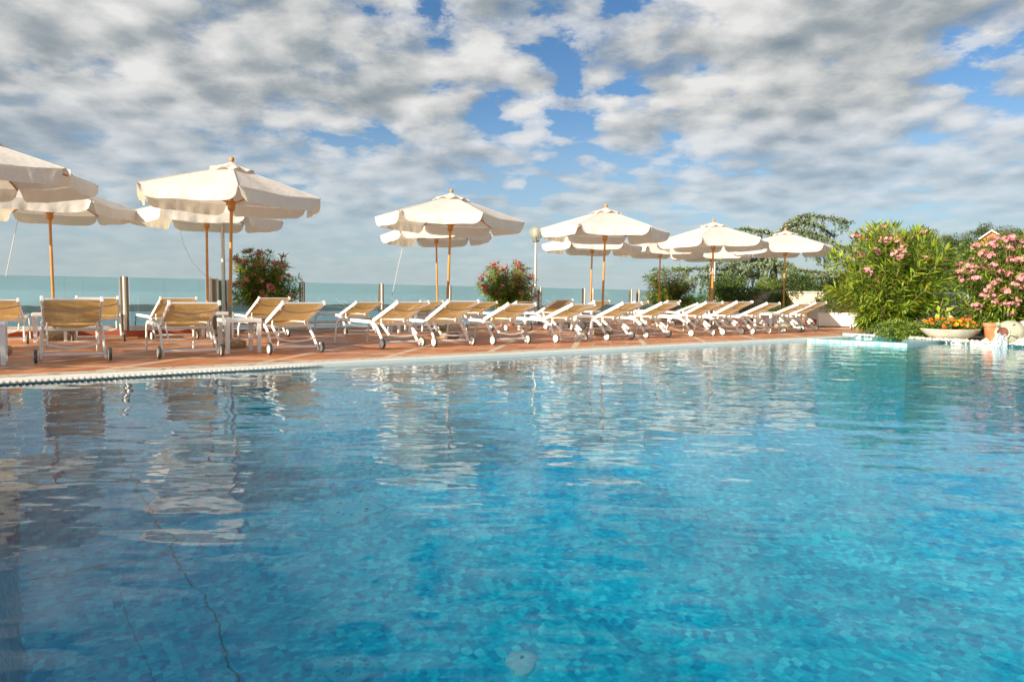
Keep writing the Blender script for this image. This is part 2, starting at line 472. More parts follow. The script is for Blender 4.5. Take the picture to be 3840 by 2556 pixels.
COV = 0.024
def make_world():
    w = bpy.data.worlds.new('World')
    S.world = w
    w.use_nodes = True
    w.cycles.sampling_method = 'MANUAL'
    w.cycles.sample_map_resolution = 512
    nt = w.node_tree
    nt.nodes.clear()
    gen = nd(nt, 'ShaderNodeTexCoord').outputs['Generated']
    dirv = nd(nt, 'ShaderNodeVectorMath', _operation='NORMALIZE', i0=gen).outputs[0]
    sp = nd(nt, 'ShaderNodeSeparateXYZ', i0=dirv)
    X, Y, Z = sp.outputs
    Zc = mth(nt, 'MAXIMUM', Z, 0.035)
    up = nd(nt, 'ShaderNodeCombineXYZ', i0=X, i1=Y, i2=Zc).outputs[0]
    sky = nd(nt, 'ShaderNodeTexSky', _sky_type='NISHITA', _sun_disc=False, _sun_elevation=SUN_EL,
             _sun_rotation=math.atan2(to_sun.x, to_sun.y), _air_density=1.0, _dust_density=1.2, _ozone_density=2.0, i0=up).outputs[0]
    # cloud layer seen in perspective: direction projected on a level sheet
    den = mth(nt, 'ADD', mth(nt, 'MAXIMUM', Z, 0.0), 0.22)
    px, py = mth(nt, 'DIVIDE', X, den), mth(nt, 'DIVIDE', Y, den)
    P = nd(nt, 'ShaderNodeCombineXYZ', i0=px, i1=py, i2=0.0).outputs[0]
    L = nd(nt, 'ShaderNodeVectorMath', _operation='ADD', i0=P, i1=(to_sun.x * 0.065, to_sun.y * 0.065, 0.05)).outputs[0]
    def blob(x, y, k, amp):           # more or less cloud round one direction of the sky
        d = ray(x, y).normalized()
        dt = nd(nt, 'ShaderNodeVectorMath', _operation='DOT_PRODUCT', i0=dirv, i1=tuple(d)).outputs['Value']
        e = mth(nt, 'POWER', 2.71828, mth(nt, 'MULTIPLY', mth(nt, 'SUBTRACT', dt, 1.0), k))
        return mth(nt, 'MULTIPLY', e, amp)
    def dens(vec, det=8.0):
        wv = nd(nt, 'ShaderNodeMixRGB', i0=0.07, i1=vec, i2=noise(nt, vec, 3.0, 3, out=1)).outputs[0]
        a = noise(nt, wv, 2.2, 2.0, 0.5)
        v = nd(nt, 'ShaderNodeTexVoronoi', _feature='SMOOTH_F1', Vector=wv, Scale=8.8, Smoothness=0.7, Randomness=1.0)
        puff = mth(nt, 'SUBTRACT', 0.62, v.outputs['Distance'])
        b = noise(nt, wv, 7.2, det, 0.62)
        q = mth(nt, 'MULTIPLY_ADD', puff, 0.34, mth(nt, 'MULTIPLY', a, 0.52))
        return mth(nt, 'MULTIPLY_ADD', b, 0.56, q)
    cov = COV
    for q in [(2120, 110, 200, -0.10), (1620, 70, 260, -0.08), (2020, 640, 170, -0.11), (1960, 470, 300, -0.04), (3780, 60, 200, -0.12), (2650, 560, 350, -0.05), (3500, 800, 160, -0.08), (1050, 690, 160, -0.08), (3100, 420, 500, -0.04), (1900, 280, 260, 0.04),
              (500, 300, 14, 0.055), (3050, 250, 40, 0.03), (1300, 480, 60, 0.05), (3500, 150, 60, 0.06), (3300, 600, 60, .03)]:
        cov = mth(nt, 'ADD', blob(*q), cov)
    cov = mth(nt, 'MULTIPLY_ADD', ramp(nt, Z, [(0.37, (0, 0, 0)), (0.52, (1, 1, 1))], 'EASE'), -0.12, cov)      # clearer overhead
    d0 = mth(nt, 'ADD', dens(P), cov)
    d1 = mth(nt, 'ADD', dens(L), cov)
    alpha = ramp(nt, d0, [(0.48, (0, 0, 0)), (0.55, (0.68, 0.68, 0.68)), (0.64, (1, 1, 1))], 'EASE')
    thick = ramp(nt, d0, [(0.56, (0, 0, 0)), (0.90, (1, 1, 1))], 'EASE')
    wide = nd(nt, 'ShaderNodeVectorMath', _operation='ADD', i0=P, i1=(to_sun.x * 0.16, to_sun.y * 0.16, 0.05)).outputs[0]
    g2 = mth(nt, 'SUBTRACT', noise(nt, P, 3.6, 2.0, 0.5), noise(nt, wide, 3.6, 2.0, 0.5))
    lit = mth(nt, 'MULTIPLY_ADD', mth(nt, 'SUBTRACT', d0, d1), 2.2, 0.67)
    lit = mth(nt, 'MULTIPLY_ADD', g2, 1.1, lit)
    lit = mth(nt, 'SUBTRACT', lit, mth(nt, 'MULTIPLY', thick, 0.26))
    hz = ramp(nt, Z, [(0.0, (1, 1, 1)), (0.07, (0.84, 0.84, 0.84)), (0.15, (0.36, 0.36, 0.36)), (0.27, (0, 0, 0))], 'EASE')
    lit = mth(nt, 'MULTIPLY_ADD', mth(nt, 'SUBTRACT', lit, 0.55), mth(nt, 'MULTIPLY_ADD', hz, -0.6, 1.0), 0.58)
    cc = ramp(nt, lit, [(0.0, (0.29, 0.355, 0.41)), (0.35, (0.45, 0.50, 0.53)), (0.65, (0.72, 0.735, 0.735)), (1.0, (0.99, 0.985, 0.965))])
    cc = nd(nt, 'ShaderNodeVectorMath', _operation='SCALE', i0=cc)
    cc.inputs['Scale'].default_value = 6.6
    # towards the horizon the layer thins into pale haze
    alpha = mth(nt, 'MULTIPLY', alpha, mth(nt, 'MULTIPLY_ADD', hz, -0.86, 1.0))
    skyb = mix(nt, 1.0, sky, ramp(nt, Z, [(0.10, (0.82, 0.98, 1.10)), (0.42, (0.52, 0.82, 1.06))]), 'MULTIPLY')
    skyb = mix(nt, mth(nt, 'MULTIPLY', hz, 0.72), skyb, (3.9, 4.75, 5.2, 1))
    col = mix(nt, alpha, skyb, cc.outputs[0])
    bg = nd(nt, 'ShaderNodeBackground', Color=col, Strength=0.068)
    o = nd(nt, 'ShaderNodeOutputWorld', Surface=bg.outputs[0])
make_world()

# ------------------------------------------------------------------ pool and deck (setting)
WZ = -0.035
U2 = Vector((0.806, 0.592))
P0 = Vector((-4.62, 5.78)); PD = Vector((7.42, 14.58)); PC = Vector((8.42, 13.30)); PE = Vector((13.6, 4.2)); PN = Vector((0.32, -0.90))
POOL = [P0, PD, PC, PE, PN]                  # clockwise seen from above
def offset_poly(poly, d):
    n = len(poly); res = []
    for i in range(n):
        a, b, c = poly[i - 1], poly[i], poly[(i + 1) % n]
        def nrm(p, q):
            t = (q - p).normalized()
            return Vector((-t.y, t.x))       # left of a clockwise polygon = outside
        n1, n2 = nrm(a, b), nrm(b, c)
        k = (n1 + n2) / (1 + n1.dot(n2))
        res.append(b + k * d)
    return res
def ring(name, pa, pb, za, zb, m, mb=None):
    mb = mb or MB()
    n = len(pa)
    vs = [(p.x, p.y, za) for p in pa] + [(p.x, p.y, zb) for p in pb]
    mb.add(vs, [(i, (i + 1) % n, n + (i + 1) % n, n + i) for i in range(n)])
    return mb
W_IN = POOL
C_IN = offset_poly(POOL, 0.012)
C_OUT = offset_poly(POOL, 0.36)
# deck sheet with the pool cut out
fence_pts = [(-16.0, 8.0), (-8.60, 11.33), (-6.87, 12.11), (-5.63, 12.94), (-5.98, 14.12), (-3.18, 16.56), (0.6, 19.84), (5.45, 24.06), (7.55, 25.88)]
outer = [Vector(p) for p in fence_pts] + [Vector(p) for p in [(10.3, 21.4), (12.5, 17.6), (18, 12), (20, -6), (-6, -8), (-20, -4)]]
bm = bmesh.new()
def loop(pts, z):
    vs = [bm.verts.new((p.x, p.y, z)) for p in pts]
    return [bm.edges.new((vs[i], vs[(i + 1) % len(vs)])) for i in range(len(vs))]
es = loop(outer, 0.0) + loop(offset_poly(POOL, 0.35), 0.0)
bmesh.ops.triangle_fill(bm, edges=es, use_beauty=True)
for f in bm.faces:
    if f.normal.z < 0: f.normal_flip()
me = bpy.data.meshes.new('deck')
bm.to_mesh(me); bm.free()
me.materials.append(M['deck'])
deck = bpy.data.objects.new('deck', me); C.objects.link(deck); tag(deck, kind='structure')
# edge of the terrace below the deck
mb = MB(); ring('', outer, outer, -0.005, -4.0, None, mb); tag(mb.build('terrace_wall', M['cream_wall']), kind='structure')
# coping stones and white nosing
mb = MB()
ring('', C_OUT, offset_poly(POOL, 0.352), 0.0, 0.012, None, mb)
ring('', offset_poly(POOL, 0.352), offset_poly(POOL, 0.030), 0.012, 0.012, None, mb)
tag(mb.build('pool_coping', M['coping']), kind='structure')
mb = MB()
ring('', offset_poly(POOL, 0.030), offset_poly(POOL, 0.026), 0.012, 0.016, None, mb)
ring('', offset_poly(POOL, 0.026), offset_poly(POOL, 0.004), 0.016, 0.014, None, mb)
ring('', offset_poly(POOL, 0.004), W_IN, 0.014, 0.0, None, mb)
ring('', W_IN, W_IN, 0.0, -0.16, None, mb)
tag(mb.build('pool_nosing', M['whitebox'], smooth=50), kind='structure')
DEP = -1.45
FL = offset_poly(POOL, -0.29)
mb = MB()
ring('', W_IN, offset_poly(POOL, -0.06), -0.16, -0.45, None, mb)
ring('', offset_poly(POOL, -0.06), FL, -0.45, DEP, None, mb)
pq = tag(mb.build('pool_wall', M['mosaic_wall']), kind='structure')
mb = MB(); mb.add([(p.x, p.y, DEP) for p in FL], [tuple(range(5))[::-1]])
pf = tag(mb.build('pool_floor', M['mosaic']), kind='structure')
# the water body, closed, sides and bottom sunk into the shell
mb = MB()
WO = offset_poly(POOL, 0.03)
n = 5
mb.add([(p.x, p.y, WZ) for p in WO] + [(p.x, p.y, DEP - 0.1) for p in WO],
       [tuple(range(5))[::-1], tuple(range(5, 10))] + [(i, (i + 1) % n, n + (i + 1) % n, n + i) for i in range(n)])
pw = tag(mb.build('pool_water', M['water']), kind='structure')
# pale tiled step basin in the far corner
def strip_prism(pts, z0, z1, mb, mi=0):
    k = len(pts)
    mb.add([(p[0], p[1], z1) for p in pts] + [(p[0], p[1], z0) for p in pts],
           [tuple(range(k))] + [(i, (i + 1) % k, k + (i + 1) % k, k + i) for i in range(k)], mi)
sA, sB, sC = Vector((5.78, 13.36)), Vector((7.02, 12.10)), Vector((8.40, 13.30))
sD = Vector((7.42, 14.57))
ins = [sA.lerp(sD, 0.16), sB + (sD - sB).normalized() * 0.30, sC.lerp(sD, 0.42), sD.lerp(sB, 0.10)]
mb = MB()
zt = 0.012
strip_prism([sA, sB, ins[1], ins[0]], -0.22, zt, mb)
strip_prism([sB, sC, ins[2], ins[1]], -0.22, zt, mb)
strip_prism([ins[0], ins[1], ins[2], sD], -0.40, -0.30, mb)
mb.add([(sA.x, sA.y, zt - .02), (sD.x, sD.y, zt - .02), (sD.x, sD.y, -.4), (sA.x, sA.y, -.4)], [(0, 1, 2, 3)])
tag(mb.build('pool_steps', M['mosaic_lite']), kind='structure')
mb = MB()
strip_prism([sA.lerp(sD, .004), sB.lerp(sD, .004), sC.lerp(sD, .004), sD], -1.46, -0.222, mb)
tag(mb.build('pool_step_base', M['mosaic']), kind='structure')
mb = MB()
mb.box(((sD.x + ins[2].x) / 2 - .05, (sD.y + ins[2].y) / 2 - .05, 0.0), ((sD - ins[2]).length + .6, 0.16, 0.13), Matrix.Rotation(math.atan2(ins[2].y - sD.y, ins[2].x - sD.x), 3, 'Z'), bev=.01)
tag(mb.build('pool_step_wall', M['mosaic_lite']), kind='structure')
# dark joints across the pool floor
def floor_pt(x, y):          # where a sight line through flat water meets the pool floor
    d = ray(x, y).normalized()
    p = EYEP + d * ((WZ - EYE) / d.z)
    h = Vector((d.x, d.y, 0)); s = h.length / WIOR
    k = s / math.sqrt(1 - s * s)
    return p + h.normalized() * (k * (WZ - DEP)) + Vector((0, 0, DEP - WZ))
def floor_line(name, pts, w, m):
    P = []
    for (a, b) in zip(pts[:-1], pts[1:]):
        for i in range(6):
            t = i / 6
            P.append(floor_pt(a[0] + (b[0] - a[0]) * t, a[1] + (b[1] - a[1]) * t) + Vector((random.uniform(-.005, .005), random.uniform(-.005, .005), 0.004)))
    mb = MB()
    mb.tube(P, [w * random.uniform(.8, 1.1) for _ in P], 6, ry=0.35)
    return tag(mb.build(name, m), kind='structure')
M['joint'] = plain('mossy_joint', (0.05, 0.12, 0.10), 0.9, 0.5, 8.0)
floor_line('pool_floor_joint', [(430, 1650), (480, 1760), (560, 1900), (640, 2040), (690, 2130), (760, 2240), (820, 2360), (850, 2450), (900, 2600)], 0.0058, M['joint'])
floor_line('pool_floor_joint', [(80, 2172), (250, 2150), (330, 2125), (470, 2105), (570, 2078), (655, 2062)], 0.0045, M['joint'])

M['fitting'] = plain('pale_blue_plastic', (0.22, 0.74, 0.78), 0.5, 0.1)
# round inlet and square drain on the pool floor
p = floor_pt(1315, 1915)
e = tag(empty('pool_drain', p, rad(40)), 'pale square drain cover with slots on the pool floor', 'drain cover')
MB().box((0, 0, .02), (.29, .29, .03), bev=.012).build('cover_plate', M['fitting'], e)
mb = MB()
for i in range(12):
    a = i * PI / 6
    MB().box((math.cos(a) * .09, math.sin(a) * .09, .0355), (.022, .009, .003), Matrix.Rotation(a, 3, 'Z')).build('slot', M['rubber'], e)
p = floor_pt(1948, 2490)
e = tag(empty('pool_inlet', p), 'round pale water inlet cap on the pool floor, nearest the camera', 'inlet cap')
MB().lathe([(.066, 0), (.066, .012), (.055, .022), (0.0, .026)], 20).build('cap_disc', M['whitebox'], e, smooth=40)
MB().lathe([(.008, .025), (.008, .029), (0, .029)], 8).build('screw', M['rubber'], e)

# overflow grate along the left part of the far edge
mb = MB()
un = Vector((PD.x - P0.x, PD.y - P0.y)).normalized(); vn = Vector((un.y, -un.x))
e = tag(empty('overflow_grate', (0, 0, 0)), 'white slatted overflow grate between stone coping and water at left', 'grate')
k = 0
s = -0.2
mbs = MB(); mbc = MB()
while s < 3.05:
    wd = 0.105 * (1 - max(0, s - 0.4) / 2.9)
    q = P0 + un * s
    c = q + vn * (wd / 2 + .002)
    mbs.box((c.x, c.y, WZ + .020), (0.022, wd, 0.012), Matrix.Rotation(math.atan2(un.y, un.x), 3, 'Z'))
    s += 0.046
mbs.build('slats', M['whitebox'], e)
a, b = P0 + un * -.25, P0 + un * 3.1
mbc.add([(a.x, a.y, WZ + .008), (b.x, b.y, WZ + .008), ((b + vn * .010).x, (b + vn * .010).y, WZ + .008), ((a + vn * .105).x, (a + vn * .105).y, WZ + .008)], [(0, 1, 2, 3)])
mbc.build('channel', M['rubber'], e)

# ------------------------------------------------------------------ lake, hills, hillside
LZ = -60.0
shore = [(-900, 62, 1600), (90, 48, 2048), (300, 44, 2200), (570, 39, 2400), (900, 31, 2438), (1300, 33, 2800), (1800, 27, 3200), (2330, 25, 3657), (2900, 22, 4000), (4200, 20, 4400)]
mb = MB()
mb.add([(-2500, -200, LZ), (2500, -200, LZ)] + [((q[0] - 1920) / FPX * (q[2] + 60), q[2] + 60, LZ) for q in shore[::-1]], [tuple(range(len(shore) + 2))])
tag(mb.build('lake', M['lake']), kind='structure')
mb = MB()
rows = []
rng = np.random.RandomState(3)
xs = np.linspace(-900, 4200, 240)
for row in range(7):
    t = row / 6
    rr = []
    for x in xs:
        top = np.interp(x, [s[0] for s in shore], [s[1] for s in shore])
        dd = np.interp(x, [s[0] for s in shore], [s[2] for s in shore])
        yy = dd * (1 + .0) + t * 420
        az = (x - 1920) / FPX
        ztop = EYE - (dd + 300) * (top + 2.2 * math.sin(x * .013) + 1.5 * math.sin(x * .041 + 1)) / FPX
        z = LZ - 2 + (ztop - LZ + 2) * math.sin(min(1, t * 1.35) * PI / 2) ** .8 + (rng.uniform(-1.2, 1.2) if 0 < row < 6 else 0)
        if row == 6: z = LZ - 5
        rr.append((az * yy, yy, z))
    rows += rr
nx = len(xs)
mb.add(rows, [(i * nx + j, i * nx + j + 1, (i + 1) * nx + j + 1, (i + 1) * nx + j) for i in range(6) for j in range(nx - 1)])
tag(mb.build('hills', M['hills'], smooth=True), kind='structure')

hz_m, hnt = mat('valley_haze')
hv = nd(hnt, 'ShaderNodeVolumePrincipled', Color=(0.80, 0.90, 1.0, 1), Density=0.00005, Anisotropy=0.2)
out(hnt, None, hv.outputs[0])
mb = MB(); mb.box((400, 2700, -24), (15000, 5900, 74))
hb = mb.build('haze', hz_m); tag(hb, kind='stuff')

def land(x, y):
    s = (-0.656) * (x + 3.18) + 0.755 * (y - 16.56)          # metres beyond the fence, towards the lake
    z = -1.6 - max(0, s) * 0.42
    dx, dy = (x - 40) / 30, (y - 78) / 40
    hill = 9.5 * math.exp(-(dx * dx + dy * dy)) * 1.0
    return max(z if s > 0 else -1.6, LZ - 3) + hill + 0.25 * math.sin(x * .3) * math.cos(y * .23)
mb = MB()
gx, gy = np.linspace(-180, 200, 90), np.linspace(-30, 260, 80)
mb.add([(x, y, land(x, y) if not (-30 < x < 21 and y < 27) else min(land(x, y), -3.0)) for x in gx for y in gy],
       [(i * 80 + j, (i + 1) * 80 + j, (i + 1) * 80 + j + 1, i * 80 + j + 1) for i in range(89) for j in range(79)])
tag(mb.build('hillside', M['ground'], smooth=True), kind='structure')
# bed of the garden right of the pool
mb = MB()
bed = [(7.15, 15.0), (7.75, 14.55), (8.72, 13.55), (9.4, 12.45), (10.4, 10.7), (13, 11), (13, 16), (9.8, 16.6), (8.2, 15.9)]
mb.add([(x, y, 0.02) for x, y in bed], [tuple(range(len(bed)))[::-1]])
tag(mb.build('garden_ground', M['soil']), kind='structure')

# ------------------------------------------------------------------ sun loungers
HW = 0.295
BA = rad(22)
bdir = Vector((0, -math.cos(BA), math.sin(BA))); bnrm = Vector((0, math.sin(BA), math.cos(BA)))
HY, HZ = 0.37, 0.40
def bp(t, x=0.0, n=0.0):
    return Vector((x, HY, HZ)) + bdir * t + bnrm * n
def arc(a, b, c, k=5):          # quadratic bend from a to c round b
    a, b, c = Vector(a), Vector(b), Vector(c)
    return [a * (1 - t) ** 2 + b * 2 * t * (1 - t) + c * t * t for t in [i / k for i in range(k + 1)]]
def make_lounger():
    r = empty('sun_lounger')
    for s in (-1, 1):
        x = s * HW
        rail = arc((x, 1.49, .26), (x, 1.45, .385), (x, 1.34, .388), 6) + arc((x, .46, .378), (x, .30, .370), (x, .20, .26), 6)
        MB().tube(rail, .027, 8, ry=.55, up=(1, 0, 0)).build('side_rail', M['white'], r, smooth=40)
        MB().tube([(x, 1.49, .262), (x - s * .0, 1.515, .13), (x, 1.545, 0)], [.026, .024, .021], 8, ry=.55, up=(1, 0, 0)).build('foot_leg', M['white'], r, smooth=40)
        MB().tube([(x, .202, .262), (x + s * .005, .10, .14), (x + s * .01, -.005, .035)], [.027, .026, .024], 8, ry=.55, up=(1, 0, 0)).build('rear_leg', M['white'], r, smooth=40)
        w = MB().lathe([(.058, -.016), (.070, -.016), (.074, -.010), (.074, .010), (.070, .016), (.058, .016)], 20, Matrix.Translation((s * .347, 0, .076)) @ Matrix.Rotation(PI / 2, 4, 'Y')).build('wheel', M['rubber'], r, smooth=40)
        MB().lathe([(0, -.020), (.052, -.0195), (.062, -.0165), (.062, .0165), (.052, .0195), (0, .020)], 16, Matrix.Translation((s * .347, 0, .076)) @ Matrix.Rotation(PI / 2, 4, 'Y')).build('hubcap', M['hub'], w, smooth=40)
        MB().tube([bp(.17, s * .235, -.03), bp(.13, s * .238, -.10), (s * .24, -.02, .195)], [.026, .026, .024], 6, ry=.4, up=(1, 0, 0)).build('support_strut', M['white'], r, smooth=40)
    mb = MB()
    for s in (-1, 1):
        mb.tube([bp(-.02, s * .27), bp(.70, s * .27)], .030, 8, ry=.5, up=(1, 0, 0))
    mb.tube([bp(.715, -.255, -.004), bp(.715, .255, -.004)], .012, 6)
    bf = mb.build('backrest_frame', M['white'], r, smooth=40)
    for s in (-1, 1):
        MB().box(bp(.712, s * .27), (.036, .03, .064), Matrix.Rotation(-BA, 3, 'X'), bev=.006).build('end_cap', M['white'], bf)
    MB().grid(lambda u, v: bp(.02 + .69 * u, (-1 + 2 * v) * .258, .012 - .028 * math.sin(PI * v) * math.sin(PI * u)), 10, 8).build('backrest_sling', M['sling'], r, smooth=True)
    MB().tube([bp(.58 - .085 * (1 - q * q), .262 * q, -.035 - .015 * (1 - q * q)) for q in [i / 8 - 1 for i in range(17)]], .017, 6, ry=.35, up=(0, .4, 1)).build('back_strap', M['strap'], r, smooth=40)
    MB().grid(lambda u, v: Vector(((-1 + 2 * v) * .275, .42 + .97 * u, .392 - .055 * math.sin(PI * v) * (math.sin(PI * u) ** .4 if 0 < u < 1 else 0))), 12, 8).build('seat_sling', M['sling'], r, smooth=True)
    MB().tube([(-HW, .33, .345), (HW, .33, .345)], .020, 6).build('seat_crossbar', M['white'], r, smooth=40)
    MB().tube([(-HW, 1.36, .365), (HW, 1.36, .365)], .016, 6).build('end_crossbar', M['white'], r, smooth=40)
    MB().tube([(-.235, -.02, .20)] + [(.235 * q, -.03, .198 - .035 * (1 - q * q)) for q in [-.8, -.5, -.2, .2, .5, .8]] + [(.235, -.02, .20)], .010, 6).build('support_bar', M['white'], r, smooth=40)
    MB().tube([(-HW, .02, .085), (HW, .02, .085)], .017, 6).build('axle_bar', M['white'], r, smooth=40)
    MB().tube([(-HW, 1.52, .13), (HW, 1.52, .13)], .012, 6).build('foot_bar', M['white'], r, smooth=40)
    return r

G1, G2 = 'sun loungers in the row along the pool', 'sun loungers in the row along the glass fence'
ROW1 = [((-4.85, 7.53), 34, 'shaded lounger at the left end of the pool row, beside the first white side table'),
 ((-3.87, 8.21), 35, 'lounger left of the white table at the big near parasol, pool row'),
 ((-2.83, 8.93), 38, 'lounger right of the white table at the big near parasol, pool row'),
 ((-1.62, 10.09), 42, 'lounger just left of the third parasol pole, pool row'),
 ((-0.90, 10.53), 37, 'lounger directly in front of the third parasol pole, pool row'),
 ((-0.02, 11.05), 36, 'pool row lounger in front of the second flowering oleander pot'),
 ((1.01, 11.73), 40, 'pool row lounger left of the white table under the fourth parasol'),
 ((1.97, 12.50), 41, 'pool row lounger touching the right side of the fourth parasol pole'),
 ((2.84, 13.32), 40, 'pool row lounger in front of the dark flowerless oleander pot'),
 ((3.91, 14.03), 37, 'pool row lounger just left of the fifth parasol pole'),
 ((4.72, 14.62), 38, 'pool row lounger just right of the fifth parasol pole'),
 ((5.52, 15.15), 40, 'pool row lounger left of the farthest side table'),
 ((6.55, 16.01), 39, 'pool row lounger at the last parasol pole, second from the right end'),
 ((7.22, 16.60), 40, 'last lounger at the right end of the pool row')]
ROW2 = [(None, 32, 'fence row lounger cut by the left edge, behind the first side table'),
 ((-6.49, 10.71), 30, 'fence row lounger left of the bright steel fence post, behind the shaded lounger'),
 ((-5.60, 11.33), 40, 'fence row lounger left of the second rear parasol pole'),
 ((-4.38, 12.30), 40, 'fence row lounger in front of the first flowering oleander pot'),
 ((-2.93, 13.31), 40, 'fence row lounger standing clear before glass, left of the third rear parasol'),
 (1590, 40, 'fence row lounger just behind the third rear parasol pole'),
 (1795, 39, 'fence row lounger before the second oleander, its pot showing at left'),
 ((0.14, 15.65), 38, 'fence row lounger right below the slim globe lamp'),
 ((1.06, 16.30), 40, 'fence row lounger right of the globe lamp, before a clear glass pane'),
 (2225, 39, 'fence row lounger left of the nearer fourth parasol pole, by the fourth rear pole'),
 (2372, 40, 'fence row lounger before the last pair of fence posts'),
 (2495, 39, 'fence row lounger directly in front of the dark flowerless oleander'),
 (2602, 40, 'fence row lounger before the low green hedge beyond the fence'),
 (2697, 39, 'fence row lounger just right of the fifth parasol pole'),
 (2772, 40, 'fence row lounger farthest right, before the bushes on the cream wall')]
RB = random.Random(21)
proto = make_lounger()
first = True
ra, rb = Vector((-6.49, 10.71)), Vector((1.06, 16.35))
for rowi, (row, grp) in enumerate(((ROW1, G1), (ROW2, G2))):
    for p, hd, lab in row:
        if p is None:
            p = (-7.50, 9.95)
        elif not isinstance(p, tuple):
            k = (p - 1920) / FPX        # along the line of the fence row
            d = rb - ra
            t = (k * ra.y - ra.x) / (d.x - k * d.y)
            q = ra + d * t
            p = (q.x, q.y)
        o = proto if first else copy_tree(proto)
        first = False
        o.location = (p[0], p[1], 0.001)
        o.rotation_euler = (0, 0, rad(hd))
        dl = rad(RB.uniform(-3.6, 2.6))
        T = Matrix.Translation((0, HY, HZ)) @ Matrix.Rotation(dl, 4, 'X') @ Matrix.Translation((0, -HY, -HZ))
        for ch in o.children:
            if ch.name.split('.')[0] in ('backrest_frame', 'backrest_sling', 'back_strap'):
                ch.matrix_basis = T
        tag(o, lab, 'sun lounger', grp)
o = copy_tree(proto)
q = gr(3262, 1243)
o.location = (q.x + .35, q.y + .9, 0.001); o.rotation_euler = (0, 0, rad(168))
tag(o, 'lounger half hidden behind the big oleander, only its white foot end showing', 'sun lounger', 'loungers by the garden')

# ------------------------------------------------------------------ side tables
def make_table():
    r = empty('side_table')
    MB().box((0, 0, .425), (.46, .46, .05), bev=.008).build('table_top', M['resin'], r)
    for sx in (-1, 1):
        for sy in (-1, 1):
            mb = MB()
            z0, z1 = 0, .400
            vs = []
            for z, w in ((0, .021), (z1, .027)):
                cx, cy = sx * .197, sy * .197
                vs += [(cx - w, cy - w, z), (cx + w, cy - w, z), (cx + w, cy + w, z), (cx - w, cy + w, z)]
            mb.add(vs, [(3, 2, 1, 0), (4, 5, 6, 7), (0, 1, 5, 4), (1, 2, 6, 5), (2, 3, 7, 6), (3, 0, 4, 7)])
            mb.build('leg', M['resin'], r)
    return r
TB = [((-5.62, 7.20), 34, 'white side table at the left edge, nearest the pool'),
      ((-3.62, 9.05), 36, 'white side table under the big near parasol, pool row'),
      ((1.18, 12.62), 40, 'white side table left of the fourth parasol pole, pool row'),
      ((6.00, 16.05), 40, 'white side table among the last pool row loungers, right end'),
      ((-7.28, 10.75), 33, 'white side table near the first rear parasol, behind shaded lounger'),
      ((-5.25, 12.15), 36, 'white side table near the second rear parasol pole, fence row'),
      ((-2.28, 14.15), 40, 'white side table near the third rear parasol, fence row'),
      ((2.0, 17.2), 40, 'white side table near the fourth rear parasol, fence row'),
      ((3.62, 18.6), 40, 'white side table near the fifth rear parasol, fence row')]
tp = make_table()
for i, (p, hd, lab) in enumerate(TB):
    o = tp if i == 0 else copy_tree(tp)
    o.location = (p[0], p[1], 0.001); o.rotation_euler = (0, 0, rad(hd))
    tag(o, lab, 'side table', 'white side tables between loungers')

